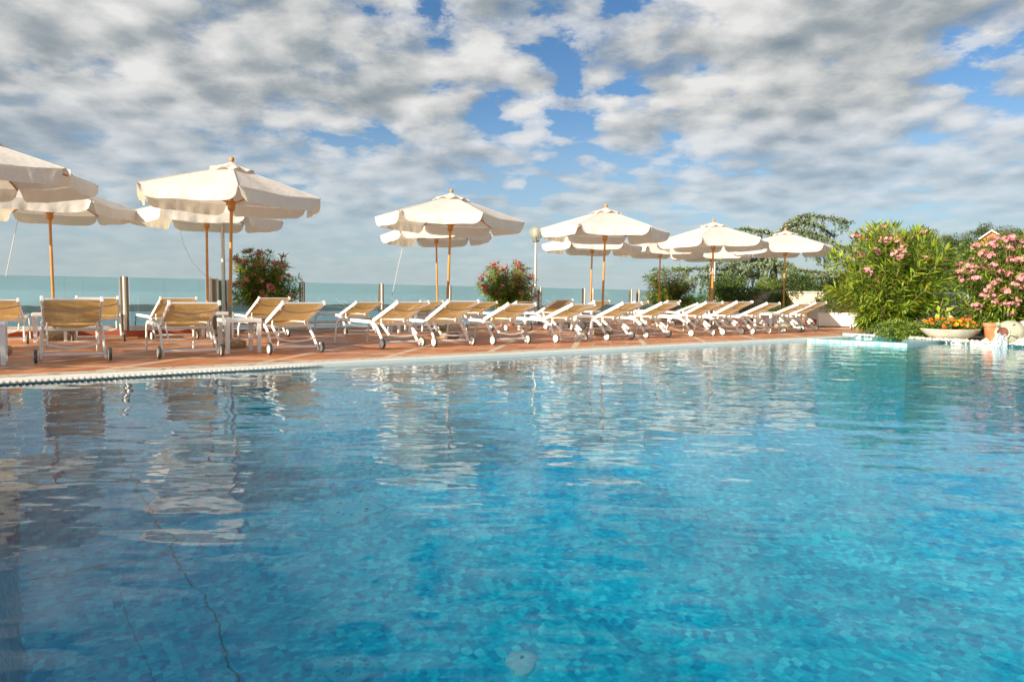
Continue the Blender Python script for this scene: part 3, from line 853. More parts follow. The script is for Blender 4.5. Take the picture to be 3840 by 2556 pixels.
# ------------------------------------------------------------------ parasols
RIM_R, RIM_Z, TOP_Z, VAL = 1.36, 2.20, 2.62, 0.185
def canopy_pt(k, u, v, rnd):          # sector k, u 0 centre..1 rim, v 0..1 along the sector
    a0, a1 = k * PI / 3, (k + 1) * PI / 3
    p0 = Vector((math.cos(a0), math.sin(a0), 0)) * (RIM_R * u)
    p1 = Vector((math.cos(a1), math.sin(a1), 0)) * (RIM_R * u)
    p = p0.lerp(p1, v)
    sag = math.sin(PI * v)
    z = TOP_Z - (TOP_Z - RIM_Z) * (u ** 1.06) - 0.035 * sag * u * (1 - .3 * u) + .008 * u * math.sin(rnd + v * 9 + k) * sag
    p *= 1 - 0.03 * sag * u
    p.z = z
    return p
def make_parasol(seed):
    rg = random.Random(seed)
    r = empty('parasol')
    MB().lathe([(0, 0), (.215, 0), (.235, .03), (.238, .075), (.225, .10), (.17, .115), (.05, .12), (0, .12)], 28).build('base', M['pebble'], r, smooth=50)
    MB().tube([(0, 0, .11), (0, 0, .62)], .026, 12).build('base_tube', M['tube'], r, smooth=40)
    MB().tube([(0, 0, .60), (0, 0, 1.45)], .0235, 14).build('lower_pole', M['wood'], r, smooth=40)
    MB().tube([(0, 0, 1.45), (0, 0, TOP_Z + .05)], .0225, 14).build('upper_pole', M['wood2'], r, smooth=40)
    MB().lathe([(.026, TOP_Z + .035), (.034, TOP_Z + .05), (.020, TOP_Z + .065), (.034, TOP_Z + .085), (.036, TOP_Z + .105), (.022, TOP_Z + .128), (0, TOP_Z + .134)], 16).build('finial', M['wood'], r, smooth=40)
    MB().lathe([(.030, 1.98), (.048, 2.00), (.055, 2.05), (.052, 2.075), (.060, 2.085), (.060, 2.12), (.040, 2.13)], 16).build('hub', M['wood'], r, smooth=40)
    mb = MB()
    for k in range(6):
        mb.grid(lambda u, v: canopy_pt(k, .035 + .965 * u, v, seed), 10, 10)
    for k in range(6):
        mb.tube([canopy_pt(k, u, 0, seed) + Vector((0, 0, .002)) for u in [.24 + .76 * i / 6 for i in range(7)]], .009, 6, ry=.35)
    cn = mb.build('canopy', M['canvas'], r, smooth=35)
    # small vent cap with a wavy skirt
    mb = MB()
    def cap(u, v):
        a = v * 2 * PI
        h6 = math.cos(PI / 6) / math.cos((a % (PI / 3)) - PI / 6)
        rr = (.03 + .32 * u) * (h6 * u + (1 - u))
        return Vector((math.cos(a) * rr, math.sin(a) * rr, TOP_Z + .055 - .125 * u ** .9 + (.022 * u * u * math.sin(a * 9 + seed))))
    mb.grid(cap, 7, 72)
    mb.build('vent_cap', M['canvas'], cn, smooth=True)
    for k in range(6):
        a0, a1 = k * PI / 3, (k + 1) * PI / 3
        am = (a0 + a1) / 2
        on = Vector((math.cos(am), math.sin(am), 0))
        ph, fl, cu0, cu1 = rg.uniform(0, 6), rg.uniform(-.01, .025), rg.uniform(-.03, .05), rg.uniform(-.03, .05)
        def fn(u, v):
            top = canopy_pt(k, 1.0, v, seed)
            e = min(v, 1 - v)
            drop = VAL * (1 - .04 * math.sin(PI * v)) * (math.sqrt(max(0, 1 - (1 - min(1, e / .13)) ** 2)) * .93 + .07)
            edge = (cu0 if v < .5 else cu1) * max(0, 1 - e / .16) ** 2
            wv = .012 * math.sin(v * 17 + ph) + .007 * math.sin(v * 41 + ph * 2)
            return top + Vector((0, 0, -drop * u)) + on * ((fl * u + wv * u + .004 + edge * u))
        MB().grid(fn, 5, 36).build('valance', M['canvas'], cn, smooth=True)
        ax = Vector((math.cos(a0), math.sin(a0), 0))
        rib = MB().tube([Vector((0, 0, TOP_Z - .03)) + ax * .03, canopy_pt(k, .985, 0, seed) - Vector((0, 0, .022))], .012, 6).build('rib', M['wood'], r)
        MB().tube([Vector((0, 0, 2.095)) + ax * .045, canopy_pt(k, .50, 0, seed) - Vector((0, 0, .035))], .011, 6).build('strut', M['wood'], r)
    return r
def pebble_mat():
    m, nt = mat('washed_pebble_concrete')
    co = objco(nt)
    v = nd(nt, 'ShaderNodeTexVoronoi', Vector=co, Scale=55.0)
    col = mix(nt, nd(nt, 'ShaderNodeSeparateColor', i0=v.outputs['Color']).outputs[0], (0.20, 0.14, 0.075, 1), (0.50, 0.40, 0.25, 1))
    p = nd(nt, 'ShaderNodeBsdfPrincipled', Base__Color=col, Roughness=0.85)
    b = nd(nt, 'ShaderNodeBump', Strength=0.8, Distance=0.01, Height=v.outputs['Distance']); b.invert = True
    nt.links.new(b.outputs[0], p.inputs['Normal'])
    out(nt, p.outputs[0])
    return m
M['pebble'] = pebble_mat()
M['wood2'] = plain('pale_pole_wood', (0.60, 0.27, 0.055), 0.35, 0.2, 14.0)

# base pixel, apex x, hexagon turn seen from the camera, size, label
PR = [((-35, 1331), -92, 40, .93, 'cream parasol cut by the left edge of the picture, front row'),
      ((862, 1302), 881, 3, .955, 'largest complete cream parasol, front row, over the white side table'),
      ((1674, 1268), 1705, -37, .99, 'third cream front row parasol, wooden struts showing under its canopy'),
      ((2256, 1254), 2274, -21, 0.99, 'cream front row parasol just right of the globe lamp'),
      ((2668, 1238), 2677, -11, 1.0, 'fifth cream front row parasol, with a looped cord on its pole'),
      ((2936, 1229), 2946, -18, .99, 'last cream front row parasol at right, before the cedar'),
      ((206, 1272), 180, 25, .93, 'cream rear parasol far left with a taut white guy cord'),
      ((780, 1260), 768, 28, .95, 'cream rear parasol partly behind the largest parasol, slack cord hanging'),
      ((1642, 1238), 1636, -38, .92, 'cream rear parasol under the third front parasol, white guy cord'),
      ((2212, 1224), 2222, -24, .97, 'cream rear parasol tucked beneath the front parasol by the globe lamp'),
      ((2469, 1219), 2475, -15, .95, 'cream rear parasol in front of the dark flowerless oleander'),
      ((2660, 1213), 2664, -14, .93, 'cream rear parasol directly behind the fifth front parasol pole')]
protos = {}
PAR = []
for i, (b, ax, turn, sc, lab) in enumerate(PR):
    o = make_parasol(11 + i) if i < 4 else copy_tree(PAR[i % 4])
    g = gr(*b)
    o.location = (g.x, g.y, 0.001)
    look = math.atan2(-g.y, -g.x)                       # towards the camera
    o.scale = (sc, sc, .985)
    lean = (at(ax, 1115 + SLOPE * (ax - 1920) - 2.0 / g.y * FPX, g.y).x - g.x) / 2.75
    o.rotation_mode = 'QUATERNION'
    q1 = Matrix.Rotation(look + rad(turn), 4, 'Z').to_quaternion()
    q2 = Matrix.Rotation(max(-.05, min(.05, lean)), 4, Vector((0, 1, 0))).to_quaternion()
    q3 = Matrix.Rotation(rad(RB.uniform(-1.2, 1.2)), 4, Vector((math.cos(i * 2.4), math.sin(i * 2.4), 0))).to_quaternion()
    o.rotation_quaternion = q3 @ q2 @ q1
    tag(o, lab, 'parasol', 'cream parasols of the front row' if i < 6 else 'cream parasols of the rear row')
    PAR.append(o)
bpy.context.view_layer.update()
M['cord'] = plain('white_cord', (0.72, 0.70, 0.66), 0.7, 0.05)
def cord(par, pts, r=0.006):
    inv = par.matrix_world.inverted()
    P = [inv @ Vector(p) for p in pts]
    return MB().tube(P, r, 6).build('cord', M['cord'], par)
Yr = PAR[6].location.y
cord(PAR[6], [at(73, 795, Yr - .4), at(48, 912, Yr - .2), at(22, 1035, Yr)])
Yr = PAR[8].location.y
cord(PAR[8], [at(1518, 892, Yr - .3), at(1493, 1000, Yr), at(1470, 1108, Yr + .3)])
Yr = PAR[7].location.y
cord(PAR[7], [at(672, 850, Yr - .4), at(690, 920, Yr - .3), at(720, 980, Yr - .1), at(760, 1025, Yr + .1), at(800, 1046, Yr + .3), at(835, 1053, Yr + .4)], .004)
Yr = PAR[4].location.y
cord(PAR[4], [at(2668, 985, Yr - .06), at(2662, 1010, Yr - .07), at(2664, 1028, Yr - .07), at(2671, 1020, Yr - .07), at(2673, 990, Yr - .06)], .007)
# ------------------------------------------------------------------ glass fence and lamps
def fence_run(name, pts, label, base=0.0, curb=False, z1=1.05):
    e = tag(empty(name, (0, 0, 0)), label, 'glass fence')
    P = [Vector(p) for p in pts]
    for i, p in enumerate(P):
        a = P[i + 1] - p if i < len(P) - 1 else p - P[i - 1]
        t = a.normalized(); ang = math.atan2(t.y, t.x)
        nrm = Vector((t.y, -t.x))                       # towards the pool
        R3 = Matrix.Rotation(ang, 3, 'Z')
        po = MB()
        for s in (-1, 1):
            po.box((p.x + t.x * .047 * s, p.y + t.y * .047 * s, z1 / 2 + .005), (.036, .05, z1 + .01), R3, bev=.004)
        pm = po.build('post', M['bronze'], e)
        q = p + nrm * .045
        MB().tube([(q.x, q.y, .02), (q.x, q.y, z1 + .018)], .029, 12).build('post_tube', M['metal'], pm, smooth=40)
        if i < len(P) - 1:
            L = a.length
            c = (p + P[i + 1]) / 2
            MB().box((c.x, c.y, (z1 + .20) / 2 - .0), (L - .17, .010, z1 - .20), R3).build('glass_pane', M['glass'], e)
            MB().box((c.x, c.y, .16), (L - .16, .05, .07), R3, bev=.005).build('bottom_rail', M['metal'], e)
            if curb:
                MB().box((c.x + nrm.x * .02, c.y + nrm.y * .02, .055), (L, .22, .11), R3, bev=.006).build('curb', M['curb'], e)
            else:
                MB().box((c.x + nrm.x * .02, c.y + nrm.y * .02, .02), (L, .18, .04), R3, bev=.004).build('sill', M['cream_wall'], e)
    return e
fence_run('glass_fence', [(-13.6, 9.05), (-11.1, 10.18), (-8.60, 11.33), (-6.87, 12.11), (-5.70, 12.90)], 'glass fence on a terracotta curb at the left, nearest the loungers', curb=True)
fence_run('glass_fence', [(-5.66, 13.0), (-5.98, 14.02)], 'short narrow glass pane turning the corner beside the first lamp post')
fence_run('glass_fence', [(-5.90, 14.19), (-4.69, 15.25), (-3.18, 16.56), (-1.66, 17.88), (0.50, 19.75)], 'long glass fence left of the globe lamp, behind flowering oleanders')
fence_run('glass_fence', [(0.80, 20.01), (2.22, 21.25)], 'single glass fence pane right of the globe lamp')
fence_run('glass_fence', [(2.50, 21.49), (3.93, 22.74)], 'glass fence pane with post pairs at both ends, further right')
fence_run('glass_fence', [(4.22, 22.99), (5.75, 24.32), (7.4, 25.75)], 'farthest glass fence section, behind the dark oleander')

def make_lamp():
    r = empty('lamp_post')
    MB().lathe([(.09, 0), (.09, .015), (.05, .03), (.036, .05)], 16).build('foot', M['metal'], r, smooth=40)
    MB().tube([(0, 0, .03), (0, 0, 2.36)], .036, 14).build('pole', M['metal'], r, smooth=40)
    MB().lathe([(.06, 2.35), (.105, 2.37), (.105, 2.395), (.06, 2.40)], 18).build('collar', M['bronze'], r, smooth=40)
    g = MB().lathe([(.07 if i in (0,) else (0.0 if i == 16 else .2 * math.sin(PI * (i / 16 * .89 + .11))), 2.595 - .2 * math.cos(PI * (i / 16 * .89 + .11))) for i in range(17)], 28).build('globe', M['globe'], r, smooth=True)
    mb = MB()
    for k in range(8):
        z = 2.50 + k * .028
        mb.lathe([(.062, z), (.085, z + .008), (.085, z + .013), (.062, z + .022)], 18)
    mb.build('louvre', M['whitebox'], g, smooth=40)
    MB().tube([(0, 0, 2.40), (0, 0, 2.5)], .03, 10).build('lamp_holder', M['bronze'], g)
    return r
lp = make_lamp()
for i, (x, y, lab) in enumerate([(.66, 19.72, 'slim steel lamp post with a smoked glass globe, right of the oleander'), (-5.72, 13.55, 'steel lamp post behind the largest parasol, its globe hidden by canopies'),
                                 (7.45, 25.3, 'farthest pale lamp post, showing beside the fifth parasol pole')]):
    o = lp if i == 0 else copy_tree(lp)
    o.location = (x, y, 0.001)
    tag(o, lab, 'lamp post', 'globe lamp posts along the fence')
MB().box((.73, 19.90, .92), (.2, .03, .05), Matrix.Rotation(rad(41), 3, 'Z')).build('bracket', M['bronze'], lp).matrix_parent_inverse = Matrix.Translation((-.66, -19.72, 0))

# ------------------------------------------------------------------ leaves
def basis(D):
    D = D / np.linalg.norm(D, axis=1, keepdims=True)
    ref = np.where(np.abs(D[:, 2:3]) > .9, np.array([[1., 0, 0]]), np.array([[0, 0, 1.]]))
    A = np.cross(D, ref); A /= np.linalg.norm(A, axis=1, keepdims=True)
    return D, A, np.cross(A, D)
def leaf_quads(P, D, L, W, rs, droop=.25, roll=.7):
    n = len(P)
    D, A, B = basis(D)
    ro = rs.uniform(-roll, roll, (n, 1))
    A2 = A * np.cos(ro) + B * np.sin(ro)
    L = L[:, None]; W = W[:, None]
    mid = P + D * L * .5
    tip = P + D * L - np.array([[0, 0, 1.]]) * L * droop * rs.uniform(.2, 1.4, (n, 1))
    V = np.stack([P, mid + A2 * W / 2, tip, mid - A2 * W / 2], 1).reshape(-1, 3)
    F = np.arange(4 * n).reshape(n, 4)
    return V, F
def cat(parts):
    Vs, Fs, Ms, o = [], [], [], 0
    for V, F, m in parts:
        Vs.append(V); Fs.append(F + o); Ms.append(m); o += len(V)
    return np.concatenate(Vs), np.concatenate(Fs), np.concatenate(Ms)

_clusters = {}
def cluster_mesh(kind, seed, nfl, R, pr):
    key = (kind, seed)
    if key in _clusters: return _clusters[key]
    rs = np.random.RandomState(seed + 50)
    mats = {'pink': [M['petal1'], M['petal3'], M['bud']], 'deep': [M['petal4'], M['petal1'], M['petal2']]}[kind]
    parts = []
    for i in range(nfl):
        d = rs.normal(size=3); d[2] = abs(d[2]) * .7 + .15; d /= np.linalg.norm(d)
        c = d * R * rs.uniform(.45, 1.0) * np.array([1, 1, .75])
        nrm = d + rs.normal(size=3) * .35; nrm /= np.linalg.norm(nrm)
        _, A, B = basis(nrm[None]); A, B = A[0], B[0]
        a = rs.uniform(0, 6) + np.arange(5) * 2 * PI / 5
        dirs = np.cos(a)[:, None] * A + np.sin(a)[:, None] * B + nrm * .25
        side = -np.sin(a)[:, None] * A + np.cos(a)[:, None] * B
        p0 = np.repeat(c[None], 5, 0)
        mid = c + dirs * pr * .62
        V = np.stack([p0, mid + side * pr * .42, c + dirs * pr, mid - side * pr * .42], 1).reshape(-1, 3)
        parts.append((V, np.arange(20).reshape(5, 4), np.full(5, 0 if rs.rand() < .7 else 1)))
    nb = nfl
    P = rs.normal(size=(nb, 3)); P /= np.linalg.norm(P, axis=1, keepdims=True); P[:, 2] = np.abs(P[:, 2])
    V, F = leaf_quads(P * R * .6, P, np.full(nb, R * .55), np.full(nb, pr * .35), rs, 0)
    parts.append((V, F, np.full(nb, 2)))
    V, F, m = cat(parts)
    o = npmesh('flower_cluster', V, F, mats, m)
    me = o.data
    bpy.data.objects.remove(o)
    _clusters[key] = me
    return me

def oleander(name, base, H, RX, RY, nst, seed, leaf=.15, wid=.024, flowers=20, fkind='pink', mats=('ole_dark', 'ole_mid', 'ole_lite', 'ole_yel'), wts=(.28, .42, .24, .06), label='', z0=0.0, low=.25, fr=.075, nfl=12, pr=.03, upb=.5, lean=0.0, group=None, ros=7, fmin=.35, wstart=.3, foot=None, droop=.14):
    rs = np.random.RandomState(seed)
    r = tag(empty(name, base), label, 'oleander', group)
    stems = MB(); parts = []; tips = []
    for i in range(nst):
        a = rs.uniform(0, 2 * PI); q = math.sqrt(rs.uniform(0.02, 1))
        zt = z0 + (H - z0) * (low + (1 - low) * rs.uniform(.12, 1.0))
        env = math.sqrt(max(.05, 1 - ((zt - z0) / (H - z0) * 1.25 - .58) ** 2 * 1.15))
        if foot is not None:                                # narrow at the ground, widest above the middle
            hq = (zt - z0) / (H - z0)
            e1 = min(1, hq / .62); e1 = e1 * e1 * (3 - 2 * e1)
            env = (foot + (1 - foot) * e1) * (1 if hq < .62 else math.sqrt(max(.04, 1 - ((hq - .62) / .46) ** 2)))
        tip = np.array([math.cos(a) * RX * q * env + lean * zt, math.sin(a) * RY * q * env, zt - .10 * q * H])
        tip[2] = max(tip[2], z0 + .05)
        b0 = np.array([math.cos(a) * .12 * RX, math.sin(a) * .12 * RX, z0])
        mid = b0 * .45 + tip * .55 + np.array([-.12 * tip[0], -.12 * tip[1], .10 * H * q])
        ts = np.linspace(0, 1, 7)[:, None]
        path = b0 * (1 - ts) ** 2 + 2 * mid * ts * (1 - ts) + tip * ts ** 2
        stems.tube([tuple(x) for x in path], [.008 * (1 - .6 * t) + .002 for t in ts[:, 0]], 5, cap=False)
        tips.append((tip, path[-1] - path[-2]))
        # leaf whorls along the outer part of the stem
        nw = ros
        tt = np.linspace(wstart, 1.0, nw)[:, None]
        wp = b0 * (1 - tt) ** 2 + 2 * mid * tt * (1 - tt) + tip * tt ** 2
        dirs = 2 * (1 - tt) * (mid - b0) + 2 * tt * (tip - mid)
        dirs /= np.linalg.norm(dirs, axis=1, keepdims=True)
        for j in range(nw):
            k = 5 if j < nw - 1 else 8
            _, A, B = basis(dirs[j:j + 1])
            an = rs.uniform(0, 6) + np.arange(k) * 2 * PI / k + rs.normal(size=k) * .2
            D = np.cos(an)[:, None] * A + np.sin(an)[:, None] * B + dirs[j] * upb * (1.0 if j < nw - 1 else 2.0) + rs.normal(size=(k, 3)) * .18
            Lk = leaf * rs.uniform(.65, 1.2, k)
            V, F = leaf_quads(np.repeat(wp[j:j + 1], k, 0) + rs.normal(size=(k, 3)) * .012, D, Lk, wid * rs.uniform(.8, 1.25, k), rs, droop)
            hh = (wp[j][2] - z0) / (H - z0)
            w = np.array(wts)
            m = rs.choice(len(mats), k, p=w / w.sum())
            parts.append((V, F, m))
    V, F, m = cat(parts)
    npmesh('foliage', V, F, [LF[x] for x in mats], m, r)
    stems.build('stems', M['stem'], r, smooth=True)
    # flower clusters on the highest and outermost tips
    if flowers:
        cand = [t for t in tips if t[0][2] > z0 + (H - z0) * fmin]
        tc = math.atan2(-base[1], -base[0])
        cand.sort(key=lambda t: -(t[0][0] * math.cos(tc) / RX + t[0][1] * math.sin(tc) / RY + .8 * t[0][2] / H + rs.uniform(-.6, .6)))
        for i, (tip, d) in enumerate(cand[:flowers]):
            me = cluster_mesh(fkind, i % 5, nfl, fr, pr)
            o = bpy.data.objects.new('flower_cluster', me)
            C.objects.link(o); o.parent = r
            d = d / np.linalg.norm(d)
            o.location = tuple(tip + d * fr * .35)
            o.rotation_euler = (rs.uniform(-.5, .5), rs.uniform(-.5, .5), rs.uniform(0, 6))
            s = rs.uniform(.75, 1.25); o.scale = (s, s, s)
    return r

def pot(name, loc, R, H, label, cat_='flower pot', m='terracotta', group=None):
    r = tag(empty(name, loc), label, cat_, group)
    MB().lathe([(R * .72, 0), (R * .92, H * .80), (R * 1.02, H * .80), (R * 1.05, H * .84), (R * 1.05, H * .97), (R * 1.0, H), (R * .90, H), (R * .88, H * .9)], 28).build('pot_body', M[m], r, smooth=40)
    MB().lathe([(0, H * .93), (R * .88, H * .92)][::-1], 20).build('soil', M['soil'], r)
    return r

# potted oleanders along the fence
PO = [((-5.12, 14.15), 1.70, .72, 46, 'first', 'deep', 26, 'terracotta pot of the pink oleander behind the largest parasol', 'round potted oleander with scattered pink flowers, right of the largest parasol', .70),
      ((-.12, 18.35), 1.72, .80, 50, 'second', 'deep', 40, 'terracotta pot of the oleander left of the globe lamp', 'potted oleander thick with deep pink flowers, left of the globe lamp', .70),
      ((5.13, 22.6), 1.85, .92, 56, 'third', None, 0, 'terracotta pot of the dark flowerless oleander', 'dark potted oleander without flowers, behind a rear parasol pole', .85)]
for i, (p, H, RX, ns, _, fk, nf, lp_, lo_, hh) in enumerate(PO):
    pot('flower_pot', (p[0], p[1], 0.001), .27, .50, lp_, group='terracotta pots along the fence')
    if fk:
        oleander('oleander', (p[0], p[1], .46), H - .46, RX, RX * .9, ns + 105, 20 + i, leaf=.17, wid=.028, flowers=nf + 26, fkind=fk, label=lo_, low=.05, fr=.068, nfl=9, pr=.030, wts=(.20, .42, .33, .05), group='potted oleanders along the fence', ros=9, upb=.45, fmin=.2, wstart=.16)
    else:
        oleander('oleander', (p[0], p[1], .46), H - .46, RX, RX * .9, ns + 80, 20 + i, leaf=.18, wid=.028, flowers=0, label=lo_, low=.05, mats=('ole_dark', 'ole_mid', 'ole_brn', 'ole_yel'), wts=(.55, .24, .17, .04), group='potted oleanders along the fence', ros=9, upb=.45, wstart=.16)

# more terracotta pots glimpsed under the loungers by the fence
for p, R, H, lab in [((1.12, 18.2), .15, .24, 'small terracotta pot on the deck right of the globe lamp'), ((5.55, 21.8), .22, .36, 'wide terracotta pot at the foot of the dark oleander'), ]:
    pot('flower_pot', (*p, 0.001), R, H, lab, group='small terracotta pots by the fence')

# big oleander beside the pool and the pink one at the right edge
g = gr(3362, 1262)
oleander('oleander', (g.x + .20, g.y + .75, .02), 2.45, 1.30, .95, 330, 31, leaf=.27, wid=.040, flowers=30, fkind='pink', label='large oleander bush beside the pool with a few pale pink flowers', low=.05, fr=.095, nfl=14, pr=.038, wts=(.18, .42, .34, .06), ros=9, upb=.75, fmin=.45, wstart=.30, foot=.22)
g = gr(3790, 1278)
pot('flower_pot', (*(gr(3722, 1279).to_2d()), 0.02), .17, .33, 'terracotta pot with a plant between the bowl and the jar')
oleander('oleander', (g.x + .66, g.y + 1.0, .02), 2.20, .98, .9, 270, 37, leaf=.20, wid=.032, flowers=100, fkind='pink', label='oleander covered in large pink flower heads at the right edge', low=.10, fr=.135, nfl=24, pr=.04, wts=(.34, .42, .18, .06), ros=9, upb=.5, fmin=.12, wstart=.2, foot=.6)

# ------------------------------------------------------------------ bushes and trees made of leaf clumps
def clump_crown(rs, rx, ry, rz, ncl, per, leaf, cl_r, mats, wts, flat=1.0):
    parts = []
    for i in range(ncl):
        d = rs.normal(size=3); d /= np.linalg.norm(d)
        q = rs.uniform(.35, 1.0) ** .5
        c = d * q * np.array([rx, ry, rz]) * (1 + .18 * math.sin(5 * d[0] + 3 * d[1] + i % 3))
        if c[2] < -rz * .75: c[2] *= .6
        n = int(per * rs.uniform(.6, 1.3))
        o = rs.normal(size=(n, 3)); o /= np.linalg.norm(o, axis=1, keepdims=True)
        P = c + o * cl_r * rs.uniform(.3, 1.0, (n, 1)) * np.array([1, 1, flat])
        D = o + rs.normal(size=(n, 3)) * .6 + np.array([0, 0, .25])
        V, F = leaf_quads(P, D, leaf * rs.uniform(.6, 1.3, n), leaf * .55 * rs.uniform(.7, 1.2, n), rs, .15, 1.5)
        w = np.array(wts) * rs.uniform(.4, 1.6, len(wts))
        parts.append((V, F, rs.choice(len(mats), n, p=w / w.sum())))
    return cat(parts)
def bush(name, c, rx, ry, rz, ncl, per, leaf, label, mats=('bush_dark', 'bush_mid', 'bush_lite'), wts=(.45, .38, .17), seed=1, clr=.22, cat_='bush', group=None):
    rs = np.random.RandomState(seed)
    r = tag(empty(name, (c[0], c[1], c[2] - rz)), label, cat_, group)
    V, F, m = clump_crown(rs, rx, ry, rz, ncl, per, leaf, clr, mats, wts)
    V = V + np.array([0, 0, rz])
    npmesh('foliage', V, F, [LF[x] for x in mats], m, r)
    st = MB()
    for i in range(9):
        a = rs.uniform(0, 6)
        st.tube([(0, 0, -.1), (math.cos(a) * rx * .3, math.sin(a) * ry * .3, rz * .8), (math.cos(a) * rx * .7, math.sin(a) * ry * .7, rz * 1.5)], [.03, .02, .006], 5)
    st.build('stems', M['bark'], r)
    return r
def px_bush(x0, x1, y0, y1, Y, label, depth=.8, **k):
    a, b = at(x0, y1, Y), at(x1, y0, Y)
    c = ((a.x + b.x) / 2, Y, (a.z + b.z) / 2)
    return bush(k.pop('name', 'bush'), c, abs(b.x - a.x) / 2, depth, abs(b.z - a.z) / 2, label=label, **k)

# ------------------------------------------------------------------ cream wall, planters and shrubs on the right
wl = tag(empty('garden_wall', (0, 0, 0)), 'low cream plaster wall behind the last loungers, partly under ivy', 'wall')
wpts = [Vector((7.75, 25.9)), Vector((10.45, 21.5)), Vector((12.3, 20.9))]
mbw, mbc, mbk = MB(), MB(), MB()
for a, b in zip(wpts[:-1], wpts[1:]):
    t = (b - a); L = t.length; R3 = Matrix.Rotation(math.atan2(t.y, t.x), 3, 'Z'); c = (a + b) / 2
    mbw.box((c.x, c.y, .50), (L + .1, .20, 1.0), R3)
    mbc.box((c.x, c.y, 1.025), (L + .16, .30, .05), R3, bev=.01)
    tn = Vector((t.y, -t.x)).normalized() * -.0
    mbk.box((c.x, c.y, .07), (L + .12, .23, .14), R3, bev=.005)
mbw.build('wall_body', M['cream_wall'], wl); mbc.build('wall_cap', M['stone'], wl); mbk.build('skirting', M['curb'], wl)

def planter(loc, size, rz, label):
    r = tag(empty('planter_box', loc, rz), label, 'planter', 'long white planter boxes')
    sx, sy, sz = size
    mb = MB()
    t = .03
    for s in (-1, 1):
        mb.box((0, s * (sy / 2 - t / 2), sz / 2 + .03), (sx, t, sz), bev=.006)
        mb.box((s * (sx / 2 - t / 2), 0, sz / 2 + .03), (t, sy - 2 * t - .004, sz), bev=.006)
    mb.box((0, 0, .06), (sx - .07, sy - .07, .04))
    mb.build('box_body', M['whitebox'], r)
    MB().box((0, 0, sz * .9), (sx - .066, sy - .066, .02)).build('soil', M['soil'], r)
    mb = MB()
    for s in (-1, 1):
        mb.box((s * sx * .38, 0, .016), (.06, sy * .9, .03))
    mb.build('feet', M['rubber'], r)
    return r
b0, b1 = gr(3079, 1226), gr(3236, 1229)
pl2 = planter(((b0.x + b1.x) / 2, (b0.y + b1.y) / 2 + .22, 0.001), ((b1 - b0).length, .42, .385), math.atan2(b1.y - b0.y, b1.x - b0.x), 'long white planter box beside the large oleander, half in shadow')
b0, b1 = gr(2845, 1217), gr(3018, 1221)
pl1 = planter(((b0.x + b1.x) / 2, (b0.y + b1.y) / 2 + .22, 0.001), ((b1 - b0).length, .40, .36), math.atan2(b1.y - b0.y, b1.x - b0.x), 'long white planter box behind the last loungers, before the cream wall')

px_bush(3055, 3290, 1080, 1172, 19.35, 'green shrub with small leaves spilling over the white planter box', depth=.35, ncl=70, per=70, leaf=.055, seed=41, clr=.15, wts=(.16, .42, .42))
px_bush(3085, 3230, 1035, 1120, 20.0, 'dark shrub standing behind the planter by the large oleander', depth=.5, ncl=60, per=70, leaf=.06, seed=42, clr=.22, wts=(.6, .3, .1))
px_bush(2650, 2780, 1035, 1135, 24.9, 'dark brownish bush right of the fifth parasol pole', depth=.8, ncl=80, per=60, leaf=.075, seed=43, clr=.28, wts=(.66, .28, .06))
px_bush(2700, 2835, 1055, 1165, 24.2, 'green feathery bush before the wall, right of the fifth parasol', depth=.6, ncl=70, per=60, leaf=.07, seed=44, clr=.24, wts=(.35, .42, .23))
px_bush(2835, 2925, 1055, 1110, 24.2, 'bright green dome of ivy on top of the cream wall', depth=.5, ncl=50, per=70, leaf=.06, seed=45, clr=.2, wts=(.15, .45, .40))
px_bush(2840, 2985, 1105, 1175, 23.2, 'trailing green ivy hanging down the cream wall', depth=.22, ncl=55, per=70, leaf=.06, seed=46, clr=.17, wts=(.25, .45, .30))
px_bush(2935, 3055, 1030, 1120, 23.2, 'dark rounded bush hanging over the wall beside the last parasol pole', depth=.6, ncl=65, per=70, leaf=.065, seed=47, clr=.24, wts=(.70, .25, .05))
px_bush(2840, 2960, 1150, 1195, 21.6, 'low green leaves along the foot of the cream wall', depth=.25, ncl=36, per=60, leaf=.055, seed=48, clr=.14, wts=(.3, .45, .25))
px_bush(2545, 2680, 1115, 1165, 26.5, 'low clipped green hedge beyond the far glass fence', depth=.7, ncl=60, per=60, leaf=.07, seed=49, clr=.22, wts=(.3, .5, .2))
px_bush(3000, 3130, 1060, 1130, 26.0, 'dark evergreen bush low under the cedar', depth=.9, ncl=70, per=60, leaf=.08, seed=50, clr=.3, wts=(.62, .3, .08))
# ground cover and shrubs round the large oleander
px_bush(3270, 3480, 1212, 1268, 13.75, 'low bright green ground plant below the large oleander, at the pool edge', depth=.25, ncl=60, per=80, leaf=.05, seed=51, clr=.12, wts=(.08, .40, .52))
px_bush(3590, 3730, 925, 1110, 19.0, 'yellow green laurel bush between the two tall oleanders', depth=.7, ncl=90, per=50, leaf=.10, seed=52, clr=.26, wts=(.25, .35, .40))
px_bush(3612, 3760, 1110, 1235, 15.6, 'variegated shrub behind the marigold bowl', depth=.45, ncl=70, per=70, leaf=.055, seed=53, clr=.18, wts=(.22, .38, .40))
px_bush(3420, 3600, 1060, 1200, 21.5, 'olive brown shrub behind the green railing', depth=.7, ncl=90, per=60, leaf=.07, seed=54, clr=.26, wts=(.45, .40, .15))

